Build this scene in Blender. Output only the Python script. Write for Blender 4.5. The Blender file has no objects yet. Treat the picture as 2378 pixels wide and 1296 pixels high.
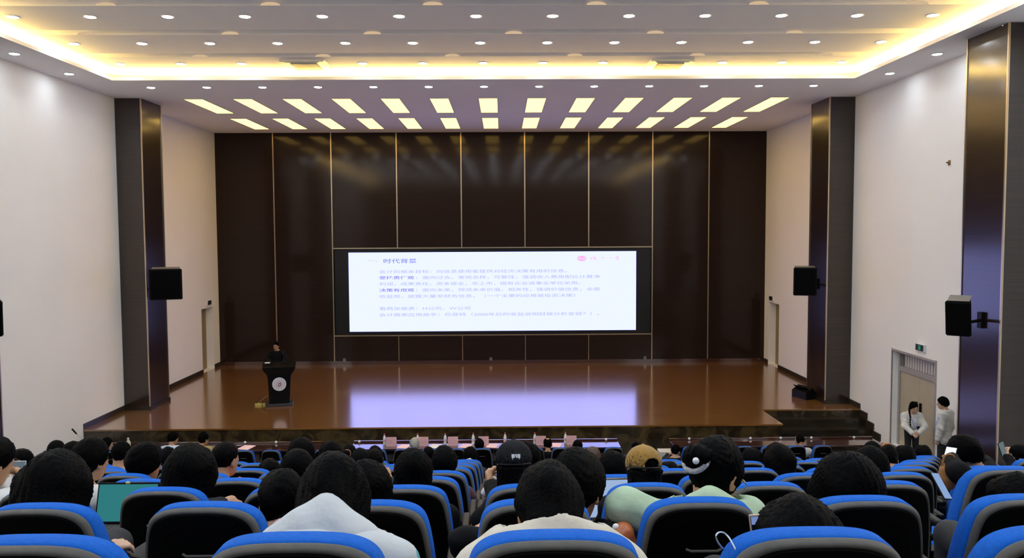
# Lecture hall with a raked audience facing a stage and a wide presentation screen
STRIP_E, DOWN_E, LAMP_E, GLOW_E, PANEL_E, SCREEN_E, EXPOSURE = 145.0, 66.0, 10.0, .5, 3.5, 1.0, 0.36
HIDDEN = set()
SEAT_DZ = {(3, 4): .065, (7, 0): 0}
# seats of which the photo shows nothing
HIDDEN = {(16, 6), (4, -5), (4, -2), (5, -7), (5, -6), (5, -2), (5, 1), (6, -8), (6, -7), (6, -3), (6, 0), (6, 1), (6, 3), (6, 5), (6, 8), (7, -9), (7, -8), (7, -4), (7, -3), (7, 0), (7, 1), (7, 2), (7, 6), (7, 8), (8, -10), (8, -9), (8, -7), (8, -6), (8, -4), (8, -3), (8, -2), (8, 0), (8, 1), (8, 2), (8, 4), (8, 5), (8, 7), (8, 9), (9, -10), (9, -9), (9, -8), (9, -7), (9, -4), (9, -2), (9, 0), (9, 1), (9, 2), (9, 3), (9, 4), (9, 5), (9, 7), (9, 8), (16, -17), (16, -16), (16, -14), (16, -13), (16, -12), (16, -11), (16, -8), (16, -6), (16, 0), (16, 8) }
import bpy, bmesh, math, random
import numpy as np
from mathutils import Vector, Matrix

random.seed(7); rng = np.random.default_rng(7)
SC = bpy.context.scene
COL = SC.collection
PI = math.pi
# ------------------------------------------------------------------ camera model (photo 2378 x 1296)
IW, IH, FPX = 2378, 1296, 1850.0
PITCH, YAW, ROLL, CAMZ = .0573, .0122, .0052, 5.57
def _cam():
    c, s = math.cos(YAW), math.sin(YAW); Y = np.array([[c, -s, 0], [s, c, 0], [0, 0, 1]])
    c, s = math.cos(PITCH), math.sin(PITCH); P = np.array([[1, 0, 0], [0, c, -s], [0, s, c]])
    c, s = math.cos(ROLL), math.sin(ROLL); R = np.array([[c, 0, -s], [0, 1, 0], [s, 0, c]])
    return R @ P @ Y
CM = _cam()
def at(px, py, y):
    """point of the hall seen at pixel px,py at depth y"""
    r = CM.T @ np.array([(px - IW / 2) / FPX, 1, (IH / 2 - py) / FPX])
    return r * (y / r[1]) + np.array([0, 0, CAMZ])
# ------------------------------------------------------------------ hall dimensions (metres)
XL, XR, YB, YBACK = -10.4, 9.69, 29.24, -4.6
ST, CE, BAND = .77, 9.25, 9.52          # stage height, soffit height, raised ceiling height
SFRONT = 19.6
ROWS, PITCHY, RISE, Y1 = 16, .996, .266, 1.668
SEATTOP = .925
def row_y(r): return 16.98 if r == ROWS else Y1 + PITCHY * (r - 1)
def row_z(r): return RISE * (ROWS - r) if r < ROWS else 0.0
def col_x(k): return .112 + .57 * k
# ------------------------------------------------------------------ materials
MATS = {}
def mat(name, col, rough=.5, metal=0.0, spec=.5, emit=None, estr=0.0, coat=0.0, noise=0.0, nscale=8.0,
        bump=0.0, bscale=60.0, sheen=0.0, trans=0.0, coat_rough=.1):
    if name in MATS: return MATS[name]
    m = bpy.data.materials.new(name); m.use_nodes = True
    nt = m.node_tree; b = nt.nodes['Principled BSDF']
    b.inputs['Base Color'].default_value = (*col, 1)
    b.inputs['Roughness'].default_value = rough
    b.inputs['Metallic'].default_value = metal
    b.inputs['Specular IOR Level'].default_value = spec
    b.inputs['Coat Weight'].default_value = coat
    b.inputs['Coat Roughness'].default_value = coat_rough
    b.inputs['Sheen Weight'].default_value = sheen
    b.inputs['Transmission Weight'].default_value = trans
    if emit:
        b.inputs['Emission Color'].default_value = (*emit, 1)
        b.inputs['Emission Strength'].default_value = estr
    tc = nt.nodes.new('ShaderNodeTexCoord')
    if noise:
        n = nt.nodes.new('ShaderNodeTexNoise'); n.inputs['Scale'].default_value = nscale
        n.inputs['Detail'].default_value = 4
        nt.links.new(tc.outputs['Object'], n.inputs['Vector'])
        r = nt.nodes.new('ShaderNodeValToRGB')
        r.color_ramp.elements[0].position = .3; r.color_ramp.elements[1].position = .7
        r.color_ramp.elements[0].color = (*[c * (1 - noise) for c in col], 1)
        r.color_ramp.elements[1].color = (*[min(1, c * (1 + noise)) for c in col], 1)
        nt.links.new(n.outputs['Fac'], r.inputs['Fac']); nt.links.new(r.outputs['Color'], b.inputs['Base Color'])
    if bump:
        n = nt.nodes.new('ShaderNodeTexNoise'); n.inputs['Scale'].default_value = bscale
        n.inputs['Detail'].default_value = 3
        nt.links.new(tc.outputs['Object'], n.inputs['Vector'])
        u = nt.nodes.new('ShaderNodeBump'); u.inputs['Strength'].default_value = bump; u.inputs['Distance'].default_value = .02
        nt.links.new(n.outputs['Fac'], u.inputs['Height']); nt.links.new(u.outputs['Normal'], b.inputs['Normal'])
    MATS[name] = m
    return m
def ramp_mat(name, vec_scale, stops, tex='noise', rough=.3, coat=0.0, spec=.5, detail=6, scale=1.0, bump=0.0,
             distort=0.0, coat_rough=.08, coat_ior=1.5, ior=1.5):
    m = bpy.data.materials.new(name); m.use_nodes = True; nt = m.node_tree; b = nt.nodes['Principled BSDF']
    b.inputs['Roughness'].default_value = rough; b.inputs['Specular IOR Level'].default_value = spec
    b.inputs['Coat Weight'].default_value = coat; b.inputs['Coat Roughness'].default_value = coat_rough
    b.inputs['Coat IOR'].default_value = coat_ior; b.inputs['IOR'].default_value = ior
    tc = nt.nodes.new('ShaderNodeTexCoord'); mp = nt.nodes.new('ShaderNodeMapping')
    mp.inputs['Scale'].default_value = vec_scale
    nt.links.new(tc.outputs['Object'], mp.inputs['Vector'])
    n = nt.nodes.new('ShaderNodeTexNoise'); n.inputs['Scale'].default_value = scale
    n.inputs['Detail'].default_value = detail; n.inputs['Distortion'].default_value = distort
    nt.links.new(mp.outputs['Vector'], n.inputs['Vector'])
    r = nt.nodes.new('ShaderNodeValToRGB'); e = r.color_ramp.elements
    e[0].position, e[0].color = stops[0][0], (*stops[0][1], 1)
    e[1].position, e[1].color = stops[-1][0], (*stops[-1][1], 1)
    for p, c in stops[1:-1]:
        x = e.new(p); x.color = (*c, 1)
    nt.links.new(n.outputs['Fac'], r.inputs['Fac']); nt.links.new(r.outputs['Color'], b.inputs['Base Color'])
    if bump:
        u = nt.nodes.new('ShaderNodeBump'); u.inputs['Strength'].default_value = bump; u.inputs['Distance'].default_value = .01
        nt.links.new(n.outputs['Fac'], u.inputs['Height']); nt.links.new(u.outputs['Normal'], b.inputs['Normal'])
    MATS[name] = m
    return m
def emis(name, col, s):
    if name in MATS: return MATS[name]
    m = bpy.data.materials.new(name); m.use_nodes = True; nt = m.node_tree
    nt.nodes.remove(nt.nodes['Principled BSDF'])
    e = nt.nodes.new('ShaderNodeEmission'); e.inputs['Color'].default_value = (*col, 1); e.inputs['Strength'].default_value = s
    nt.links.new(e.outputs['Emission'], nt.nodes['Material Output'].inputs['Surface'])
    MATS[name] = m
    return m

M_WALL = mat('white_wall_paint', (.90, .89, .875), .75, noise=.02, nscale=.6, bump=.05, bscale=25)
M_CEIL = mat('ceiling_paint', (.94, .925, .925), .8, noise=.015, nscale=.5)
M_WOOD = ramp_mat('dark_wood_panel', (.5, .5, 60), [(.2, (.009, .0033, .0016)), (.5, (.0135, .0052, .0025)), (.8, (.019, .0075, .0035))],
                  rough=.42, spec=.16, coat=.55, coat_rough=.10, coat_ior=1.4)
M_WOODF = ramp_mat('column_wood_panel', (.5, .5, 30), [(.25, (.010, .0042, .0022)), (.5, (.016, .007, .0036)), (.75, (.024, .011, .006))],
                   rough=.3, coat=.75, coat_rough=.16, coat_ior=1.75, spec=.2)
M_GOLD = mat('champagne_metal', (.62, .50, .34), .28, metal=1.0, bump=.02)
M_STAGE = ramp_mat('stage_floorboards', (.5, 9, 1), [(.25, (.15, .060, .012)), (.5, (.22, .094, .020)), (.75, (.29, .13, .034))],
                   rough=.2, coat=1.0, coat_rough=.14, coat_ior=2.0, scale=1.3, spec=.6)
M_MARBLE = ramp_mat('brown_marble', (2.2, 2.2, 2.2), [(.3, (.014, .009, .005)), (.5, (.035, .024, .011)), (.62, (.075, .05, .02)), (.75, (.03, .02, .01))],
                    rough=.16, coat=.5, distort=1.4, detail=8)
M_MARBLED = ramp_mat('dark_step_marble', (2.5, 2.5, 2.5), [(.3, (.008, .006, .004)), (.55, (.022, .016, .009)), (.75, (.012, .009, .006))],
                     rough=.22, coat=.4, distort=1.2, detail=8)
M_FLOOR = mat('hall_floor_tiles', (.13, .125, .12), .85, noise=.25, nscale=30, bump=.15, bscale=200)
M_BASE = mat('dark_skirting', (.03, .022, .016), .35, noise=.2)
M_BLACK = mat('black_plastic', (.003, .003, .0034), .45, spec=.2, noise=.2, nscale=40)
M_PANEL = mat('black_seat_panel', (.0012, .0012, .0014), .6, spec=.06, noise=.2, nscale=30)
M_SHELL = mat('charcoal_seat_plastic', (.088, .083, .076), .6, spec=.2, noise=.1, nscale=30)
M_BLUE = mat('blue_seat_fabric', (.004, .092, .45), .85, spec=.15, noise=.12, nscale=90, bump=.1, bscale=300)
M_STEEL = mat('brushed_steel', (.45, .44, .42), .35, metal=1, bump=.02)
M_WHITEP = mat('white_plastic', (.72, .72, .70), .4, noise=.03)
M_REDP = mat('red_cap_plastic', (.55, .05, .05), .4, noise=.05)
M_PINK = mat('pink_paper', (.90, .60, .60), .7, noise=.03)
M_PAPER = mat('white_paper', (.8, .78, .74), .7, noise=.02)
M_TABLE = ramp_mat('dark_red_table_wood', (.8, 9, 9), [(.3, (.03, .009, .006)), (.6, (.055, .018, .011)), (.8, (.075, .027, .017))], rough=.13, coat=.8, coat_rough=.05, coat_ior=1.7)
M_DOOR = mat('beige_door', (.44, .39, .28), .5, noise=.06, nscale=3)
M_DOORD = mat('tan_stage_door', (.24, .18, .08), .5, noise=.1, nscale=3)
M_FRAME = mat('grey_steel_door_frame', (.36, .33, .31), .4, noise=.05)
M_SIGN = mat('sign_black', (.008, .012, .01), .4, noise=.1)
M_GREEN = emis('sign_green', (.02, .25, .08), .9)
M_SKIN = mat('skin', (.44, .235, .125), .5, noise=.06, nscale=14, spec=.4)
M_SKINP = mat('fair_skin', (.55, .33, .22), .5, noise=.05, nscale=14, spec=.4)
M_HAIR = mat('black_hair', (.0008, .0007, .0007), .55, spec=.035, noise=.3, nscale=60, bump=.25, bscale=120)
M_HAIRB = mat('brown_hair', (.05, .024, .010), .5, spec=.4, noise=.35, nscale=40, bump=.25, bscale=120)
M_HAIRG = mat('grey_hair', (.36, .34, .29), .6, noise=.25, nscale=60, bump=.25, bscale=120)
M_PANTS = mat('black_trouser_cloth', (.010, .010, .012), .85, noise=.2, nscale=30)
# ------------------------------------------------------------------ object helpers
def link(o, parent=None):
    COL.objects.link(o)
    if parent is not None: o.parent = parent
    return o
def tag(o, label=None, cat=None, group=None, kind=None):
    if label: o['label'] = label
    if cat: o['category'] = cat
    if group: o['group'] = group
    if kind: o['kind'] = kind
    return o
def empty(name, loc=(0, 0, 0), rz=0.0):
    o = bpy.data.objects.new(name, None); o.empty_display_size = .1
    o.location = loc; o.rotation_euler = (0, 0, rz)
    return link(o)
def from_bm(name, bm, m, parent=None, smooth=False, loc=None):
    me = bpy.data.meshes.new(name)
    bmesh.ops.recalc_face_normals(bm, faces=bm.faces)
    bm.to_mesh(me); bm.free()
    for mm in (m if isinstance(m, (list, tuple)) else [m]): me.materials.append(mm)
    if smooth: me.polygons.foreach_set('use_smooth', [True] * len(me.polygons))
    o = bpy.data.objects.new(name, me)
    if loc is not None: o.location = loc
    return link(o, parent)
def from_np(name, V, F, m, parent=None, smooth=True):
    me = bpy.data.meshes.new(name)
    V = np.asarray(V, dtype=np.float32); F = np.asarray(F, dtype=np.int32); n = F.shape[1]
    me.vertices.add(len(V)); me.vertices.foreach_set('co', V.ravel())
    me.loops.add(F.size); me.loops.foreach_set('vertex_index', F.ravel())
    me.polygons.add(len(F)); me.polygons.foreach_set('loop_start', np.arange(0, F.size, n, dtype=np.int32))
    me.polygons.foreach_set('loop_total', np.full(len(F), n, dtype=np.int32))
    me.update(calc_edges=True); me.validate()
    me.polygons.foreach_set('use_smooth', np.full(len(me.polygons), smooth))
    me.materials.append(m)
    o = bpy.data.objects.new(name, me)
    return link(o, parent)
def bx(bm, x0, x1, y0, y1, z0, z1, bev=0.0, M=None):
    b2 = bmesh.new()
    v = [b2.verts.new((x, y, z)) for z in (z0, z1) for y in (y0, y1) for x in (x0, x1)]
    for f in ((0, 2, 3, 1), (4, 5, 7, 6), (0, 1, 5, 4), (2, 6, 7, 3), (0, 4, 6, 2), (1, 3, 7, 5)):
        b2.faces.new([v[i] for i in f])
    bmesh.ops.recalc_face_normals(b2, faces=b2.faces)
    if bev: bmesh.ops.bevel(b2, geom=list(b2.edges), offset=bev, segments=2, affect='EDGES', profile=.6)
    if M is not None: bmesh.ops.transform(b2, matrix=M, verts=b2.verts)
    me = bpy.data.meshes.new('t'); b2.to_mesh(me); b2.free(); bm.from_mesh(me); bpy.data.meshes.remove(me)
    return bm
def box(name, x0, x1, y0, y1, z0, z1, m, parent=None, bev=0.0):
    return from_bm(name, bx(bmesh.new(), x0, x1, y0, y1, z0, z1, bev), m, parent)
def lathe(bm, prof, seg=20, M=None, cap=True):
    b2 = bmesh.new(); rings = []
    for r, z in prof:
        rings.append([b2.verts.new((r * math.cos(2 * PI * i / seg), r * math.sin(2 * PI * i / seg), z)) for i in range(seg)])
    for a, b in zip(rings, rings[1:]):
        for i in range(seg): b2.faces.new((a[i], a[(i + 1) % seg], b[(i + 1) % seg], b[i]))
    if cap:
        b2.faces.new(rings[0][::-1]); b2.faces.new(rings[-1])
    if M is not None: bmesh.ops.transform(b2, matrix=M, verts=b2.verts)
    me = bpy.data.meshes.new('t'); b2.to_mesh(me); b2.free(); bm.from_mesh(me); bpy.data.meshes.remove(me)
    return bm
def tube(bm, pts, rad, seg=8):
    pts = [Vector(p) for p in pts]; rings = []; up = Vector((.13, .21, 1)).normalized()
    for i, p in enumerate(pts):
        d = (pts[min(i + 1, len(pts) - 1)] - pts[max(i - 1, 0)]).normalized()
        s = d.cross(up)
        if s.length < 1e-3: s = d.cross(Vector((1, 0, 0)))
        s.normalize(); t = s.cross(d); r = rad[i] if isinstance(rad, (list, tuple)) else rad
        rings.append([bm.verts.new(p + s * (r * math.cos(2 * PI * k / seg)) + t * (r * math.sin(2 * PI * k / seg))) for k in range(seg)])
    for a, b in zip(rings, rings[1:]):
        for k in range(seg): bm.faces.new((a[k], a[(k + 1) % seg], b[(k + 1) % seg], b[k]))
    bm.faces.new(rings[0][::-1]); bm.faces.new(rings[-1])
    return bm
def spline(pts, n=8):
    P = [np.array(p, float) for p in pts]; P = [2 * P[0] - P[1]] + P + [2 * P[-1] - P[-2]]; out = []
    for i in range(1, len(P) - 2):
        for k in range(n):
            t = k / n
            out.append(.5 * ((2 * P[i]) + (-P[i - 1] + P[i + 1]) * t + (2 * P[i - 1] - 5 * P[i] + 4 * P[i + 1] - P[i + 2]) * t * t
                             + (-P[i - 1] + 3 * P[i] - 3 * P[i + 1] + P[i + 2]) * t ** 3))
    out.append(P[-2]); return out
def dup(root, loc, rz=None, scale=None):
    c = root.copy(); COL.objects.link(c); c.location = loc
    if rz is not None: c.rotation_euler = (0, 0, rz)
    for ch in list(root.children):
        d = ch.copy(); COL.objects.link(d); d.parent = c
        for g in list(ch.children):
            e = g.copy(); COL.objects.link(e); e.parent = d
    return c
ORD = ['first', 'second', 'third', 'fourth', 'fifth', 'sixth', 'seventh', 'eighth', 'ninth', 'tenth', 'eleventh', 'twelfth', 'thirteenth',
       'fourteenth', 'fifteenth', 'sixteenth', 'seventeenth', 'eighteenth', 'nineteenth', 'twentieth']
def structure(name, bm, m, smooth=False):
    o = from_bm(name, bm, m, None, smooth); o['kind'] = 'structure'; return o
def R_(d): return d * PI / 180
# ================================================================== THE ROOM
def cut_wall_x(bm, x, y0, y1, z0, z1, holes, depth):
    """side wall at x with rectangular openings (y0,y1,z0,z1) and their reveals, openings go outward by depth"""
    s = 1 if x > 0 else -1
    ys = sorted({y0, y1, *[h[0] for h in holes], *[h[1] for h in holes]})
    zs = sorted({z0, z1, *[h[2] for h in holes], *[h[3] for h in holes]})
    def q(a, b, c, d): bm.faces.new([bm.verts.new(p) for p in (a, b, c, d)])
    for a, b in zip(ys, ys[1:]):
        for c, d in zip(zs, zs[1:]):
            if any(h[0] <= a and b <= h[1] and h[2] <= c and d <= h[3] for h in holes): continue
            q((x, a, c), (x, b, c), (x, b, d), (x, a, d))
    for a, b, c, d in holes:
        X = x + s * depth
        q((x, a, c), (X, a, c), (X, a, d), (x, a, d)); q((x, b, c), (X, b, c), (X, b, d), (x, b, d))
        q((x, a, d), (X, a, d), (X, b, d), (x, b, d)); q((x, a, c), (X, a, c), (X, b, c), (x, b, c))
        q((X, a, c), (X, b, c), (X, b, d), (X, a, d))
    # outer skin so that the wall has thickness
    X = x + s * .6
    q((X, y0, z0), (X, y1, z0), (X, y1, z1), (X, y0, z1))
    bmesh.ops.remove_doubles(bm, verts=bm.verts, dist=1e-4)
    return bm
DL = (27.54, 28.66, ST, 3.0); DR = (27.68, 28.78, ST, 3.03); DB = (17.58, 19.55, .266, 2.62)
structure('wall_left', cut_wall_x(bmesh.new(), XL, YBACK, YB + .3, 0, 10, [DL], .38), M_WALL)
structure('wall_right', cut_wall_x(bmesh.new(), XR, YBACK, YB + .3, 0, 10, [DB, DR], .38), M_WALL)
structure('wall_rear', bx(bmesh.new(), XL, XR, YBACK - .3, YBACK, 0, 10), M_WOOD)
# back wall of dark wood with the recess of the screen
SX0, SX1, SZ0, SZ1 = -6.2, 5.53, 1.84, 5.04
bm = bmesh.new()
seams = [XL, -8.3, -6.2, -3.83, -1.48, .84, 3.18, 5.52, 7.59, XR]
for a, b in zip(seams, seams[1:]):
    if a >= -6.21 and b <= 5.54:
        bx(bm, a, b, YB, YB + .3, SZ1, 10); bx(bm, a, b, YB, YB + .3, ST - .1, SZ0)
    else:
        bx(bm, a, b, YB, YB + .3, ST - .1, 10)
bx(bm, SX0, SX1, YB + .28, YB + .6, SZ0, SZ1)
structure('wall_back', bm, M_WOOD)
n = 0
def trim(bm, m=M_GOLD):
    global n
    n += 1; o = structure('trim_%d' % n, bm, m); return o
for x in seams[1:-1]:
    bm = bmesh.new(); w = .019
    if -6.1 < x < 5.4:
        bx(bm, x - w, x + w, YB - .012, YB + .01, SZ1, CE); bx(bm, x - w * .6, x + w * .6, YB - .006, YB + .01, ST + .12, SZ0)
    else:
        bx(bm, x - w, x + w, YB - .012, YB + .01, ST + .12, CE)
    trim(bm)
bm = bmesh.new(); bx(bm, SX0, SX1, YB - .014, YB + .012, SZ1 - .012, SZ1 + .03); trim(bm)
bm = bmesh.new(); bx(bm, SX0, SX1, YB - .014, YB + .012, SZ0 - .03, SZ0 + .012); trim(bm)
structure('baseboard_back', bx(bmesh.new(), XL, XR, YB - .05, YB, ST, ST + .13), M_TABLE)
# ---- columns against the side walls
CW = .7
cols = {'left': [(21.78, 23.02), (14.1, 15.35)], 'right': [(21.92, 23.2), (14.2, 15.45)]}
for side, lst in cols.items():
    for i, (a, b) in enumerate(lst):
        x0, x1 = (XL - .05, XL + CW) if side == 'left' else (XR - CW, XR + .05)
        zb = ST if i == 0 else 0
        o = structure('column', bx(bmesh.new(), x0, x1, a, b, zb, CE + .05), M_WOODF)
        tag(o, '%s dark wood column %s, on the %s wall' % ('tall', 'standing on the stage' if i == 0 else 'nearest the camera', side), 'column')
        bm = bmesh.new(); xe = x1 if side == 'left' else x0
        for ye in (a, b): bx(bm, xe - .016, xe + .016, ye - .016, ye + .016, zb + .1, CE)
        trim(bm)
        bm = bmesh.new(); e = .035
        bx(bm, (x0 if side == 'left' else x0 - e), (x1 + e if side == 'left' else x1), a - e, b + e, zb, zb + .1)
        trim(bm, M_MARBLED)
# ---- stage with marble front and the step recess on the right
STX, STY = 7.0, 21.24
bm = bmesh.new()
def slab(bm, pts, z0, z1):
    t = [bm.verts.new((x, y, z1)) for x, y in pts]; b = [bm.verts.new((x, y, z0)) for x, y in pts]
    bm.faces.new(t); bm.faces.new(b[::-1])
    for i in range(len(pts)):
        j = (i + 1) % len(pts); bm.faces.new((t[i], b[i], b[j], t[j]))
slab(bm, [(XL, SFRONT), (STX, SFRONT), (STX, STY), (XR, STY), (XR, YB), (XL, YB)], ST - .04, ST)
stage = structure('stage', bm, M_STAGE); tag(stage, 'wide glossy brown wooden stage in front of the screen', 'stage')
bm = bmesh.new()
slab(bm, [(XL, SFRONT + .02), (STX - .02, SFRONT + .02), (STX - .02, STY + .02), (XR, STY + .02), (XR, YB), (XL, YB)], 0, ST - .04)
o = structure('stage_front', bm, M_MARBLE); tag(o, 'brown marble front of the stage behind the front tables', 'stage')
bm = bmesh.new()
for i in range(3): bx(bm, STX, XR, STY - .38 * (i + 1), STY + .02, ST - .19 * (i + 2), ST - .19 * (i + 1))
o = structure('stage_steps', bm, M_MARBLED); tag(o, 'dark marble steps up to the stage on the right', 'steps')
# ---- raked floor: one platform per row
bm = bmesh.new()
prof = [(YBACK, row_z(-2)), (row_y(-2) + .696, row_z(-2))]
for r in range(-1, ROWS):
    y0, z0 = Y1 + PITCHY * (r - 1) - .3, row_z(r)
    prof += [(y0, z0), (y0 + PITCHY, z0)]
prof += [(Y1 + PITCHY * (ROWS - 1) - .3, 0), (YB + .5, 0), (YB + .5, -.4), (YBACK, -.4)]
a = [bm.verts.new((XL - .02, y, z)) for y, z in prof]; b = [bm.verts.new((XR + .02, y, z)) for y, z in prof]
for i in range(len(prof)):
    j = (i + 1) % len(prof); bm.faces.new((a[i], a[j], b[j], b[i]))
bm.faces.new(a[::-1]); bm.faces.new(b)
bx(bm, 8.68, XR + .02, 15.1, 19.62, -.1, .266)          # landing inside the wide door
structure('floor', bm, M_FLOOR)
# ---- skirting
bm = bmesh.new(); bx(bm, XL, XL + .025, 19.62, DL[0], ST, ST + .14); bx(bm, XL, XL + .025, DL[1], YB, ST, ST + .14)
bx(bm, XL, XL + .025, 15.4, SFRONT, 0, .14); structure('baseboard_left', bm, M_BASE)
bm = bmesh.new(); bx(bm, XR - .025, XR, STY, DR[0], ST, ST + .14); bx(bm, XR - .025, XR, DR[1], YB, ST, ST + .14)
for i in range(3): bx(bm, XR - .03, XR, STY - .38 * (i + 1) - .05, STY + .01 - .38 * i, ST - .19 * (i + 1), ST - .19 * i - .19 + .17)
bx(bm, XR - .025, XR, 15.46, DB[0] - .06, .266, .4); structure('baseboard_right', bm, M_BASE)
# ---- ceiling: lower soffit ring, raised bands with grooves
RX0, RX1, RY0, RY1 = -9.25, 8.5, -3.6, 19.3
LIP = .075
def cpiece(*a):
    structure('ceiling', bx(bmesh.new(), *a), M_CEIL)
cpiece(XL, RX0, YBACK, RY1, CE, CE + LIP); cpiece(RX1, XR, YBACK, RY1, CE, CE + LIP)
cpiece(XL, XR, RY1, YB + .3, CE, CE + LIP); cpiece(RX0, RX1, YBACK, RY0, CE, CE + LIP)
gy = [18.06 - 2.0 * i for i in range(11)]           # far edge of each groove
PX0, PX1, PY1 = RX0 - .75, RX1 + .75, 20.35
bm = bmesh.new(); top = PY1
for g in gy:
    bx(bm, PX0, PX1, g, top, BAND, BAND + .4); top = g - .37
    bx(bm, PX0, PX1, g - .37, g, BAND + .22, BAND + .4)
bx(bm, PX0, PX1, YBACK, top, BAND, BAND + .4)
bx(bm, XL - .2, XR + .2, YBACK, YB + .3, 10.0, 10.2)
structure('ceiling', bm, M_CEIL)
cpiece(PX0 - .1, PX0, YBACK, PY1 + .1, CE + LIP, BAND + .4); cpiece(PX1, PX1 + .1, YBACK, PY1 + .1, CE + LIP, BAND + .4)
cpiece(PX0, PX1, PY1, PY1 + .1, CE + LIP, BAND + .4)
# warm LED strips lying on the soffit behind its lip
M_STRIP = emis('warm_led_strip', (1.0, .66, .17), STRIP_E)
def strip(x0, x1, y0, y1, lab):
    o = box('light_strip', x0, x1, y0, y1, CE + LIP, CE + LIP + .02, M_STRIP)
    tag(o, lab, 'light strip', 'warm cove light strips')
strip(RX0 - .2, RX1 + .2, RY1 + .34, RY1 + .38, 'warm light strip in the ceiling cove along the stage side')
strip(RX0 - .38, RX0 - .34, RY0, RY1 + .2, 'warm light strip in the ceiling cove along the left wall')
strip(RX1 + .34, RX1 + .38, RY0, RY1 + .2, 'warm light strip in the ceiling cove along the right wall')
# ---- downlights
M_BULB = emis('downlight_white', (.88, .97, 1.06), DOWN_E)
dl_ring = None
def downlight(x, y, z, label, group):
    global dl_ring
    if dl_ring is None:
        bm = lathe(bmesh.new(), [(.09, 0), (.118, 0), (.118, -.012), (.104, -.014), (.09, -.006)], 20, cap=False)
        dl_ring = from_bm('downlight', bm, M_WHITEP, None, True)
        bm = lathe(bmesh.new(), [(.0915, -.002), (.089, -.010), (.078, -.017), (.056, -.021), (.026, -.023), (.004, -.0235)], 20)
        from_bm('lens', bm, M_BULB, dl_ring, True)
        o = dl_ring; o.location = (x, y, z)
    else: o = dup(dl_ring, (x, y, z))
    tag(o, label, 'downlight', group); return o
XC = -.40
rows = [(20.21, CE, 1.383, 'nearest the stage', -.43), (18.73, BAND, 1.393, 'inside the glowing cove edge', -.42),
        (16.76, BAND, 1.393, 'third from the stage', -.43), (14.73, BAND, 1.393, 'fourth from the stage', -.45)]
for y, z, s, nm, xc in rows:
    for i in range(13):
        if nm.startswith('inside') and i in (3, 9): continue          # the air conditioners stand there
        j = i - (1 if nm.startswith('inside') and i > 3 else 0) - (1 if nm.startswith('inside') and i > 9 else 0)
        downlight(xc + s * (i - 6), y, z, 'round white downlight, %s from left in the ceiling row %s' % (ORD[j], nm), 'recessed ceiling downlights')
for x, ys, sd in ((-9.83, (18.49, 16.45), 'left'), (9.065, (18.7, 16.69), 'right')):
    for y, nm in zip(ys, ('farther', 'nearer')):
        downlight(x, y, CE, '%s of the two white downlights above the %s wall' % (nm, sd), 'recessed ceiling downlights')
# the same downlights over the seats behind the picture edge, as lamps
def disk(x, y, z, e):
    l = bpy.data.lights.new('downlight_lamp', 'AREA'); l.shape = 'DISK'; l.size = .155; l.energy = e; l.color = (.87, .97, 1.07)
    o = bpy.data.objects.new('downlight_lamp', l); o.location = (x, y, z - .01); COL.objects.link(o)
for k in range(8):
    for i in range(13): disk(-.45 + 1.393 * (i - 6), 12.73 - 2 * k, BAND, LAMP_E)
for k in range(8):
    for x in (-9.83, 9.065): disk(x, 14.4 - 2.04 * k, CE, LAMP_E)
# ---- warm lamps in the grooves, their light on the riser modelled as glowing domes
M_WARM = emis('warm_groove_glow', (1.0, .72, .45), GLOW_E)
gl = None
for gi, (g, xc, s, cnt, nm) in enumerate([(18.06, .27, 2.76, 6, 'nearest the stage'), (16.06, -.53, 2.77, 6, 'second from the stage'), (14.06, -.47, 2.77, 6, 'third from the stage')]):
    pxs = {0: [465, 750, 1050, 1335, 1620, 1915], 1: [200, 535, 865, 1193, 1522, 1845], 2: [246, 628, 1005, 1385, 1762, 2133]}[gi]
    for i, px in enumerate(pxs):
        x = at(px, (131, 77, 9)[gi], g)[0]
        loc = (x, g - .004, BAND + .005)
        if gl is None:
            bm = lathe(bmesh.new(), [(.15, 0), (.146, .012), (.12, .03), (.07, .042), (.02, .046)], 28, M=Matrix.Diagonal((1, .35, 1, 1)))
            gl = from_bm('groove_lamp', bm, M_WHITEP, None, True, loc)
            bm = lathe(bmesh.new(), [(.172, -.004), (.168, .012), (.14, .03), (.09, .043), (.02, .048)], 28, M=Matrix.Translation((0, -.004, 0)) @ Matrix.Diagonal((1, .36, 1, 1)))
            from_bm('glow_dome', bm, M_WARM, gl, True)
            o = gl
        else: o = dup(gl, loc)
        tag(o, 'warm half-round lamp glow, %s from left in the ceiling groove %s' % (ORD[i], nm), 'ceiling lamp', 'warm lamps in the ceiling grooves')
# ---- rectangular stage light panels
M_PANELL = emis('warm_light_panel', (1.0, .62, .15), PANEL_E)
lp = None
for y0, y1, nm in ((21.95, 24.47, 'front'), (25.62, 28.16, 'rear')):
    for i in range(13):
        x = -.36 + 1.332 * (i - 6); loc = (x, (y0 + y1) / 2, CE)
        if lp is None:
            bm = bmesh.new(); L = (y1 - y0) / 2; t = .02
            bx(bm, -.25 - t, -.25, -L - t, L + t, -.012, 0); bx(bm, .25, .25 + t, -L - t, L + t, -.012, 0)
            bx(bm, -.25, .25, -L - t, -L, -.012, 0); bx(bm, -.25, .25, L, L + t, -.012, 0)
            lp = from_bm('ceiling_light', bm, M_WHITEP, None, False, loc)
            box('diffuser', -.25, .25, -L, L, -.008, -.001, M_PANELL, lp); o = lp
        else: o = dup(lp, loc)
        tag(o, 'long warm light panel, %s from left in the %s row above the stage' % (ORD[i], nm), 'ceiling light', 'light panels above the stage')
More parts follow.
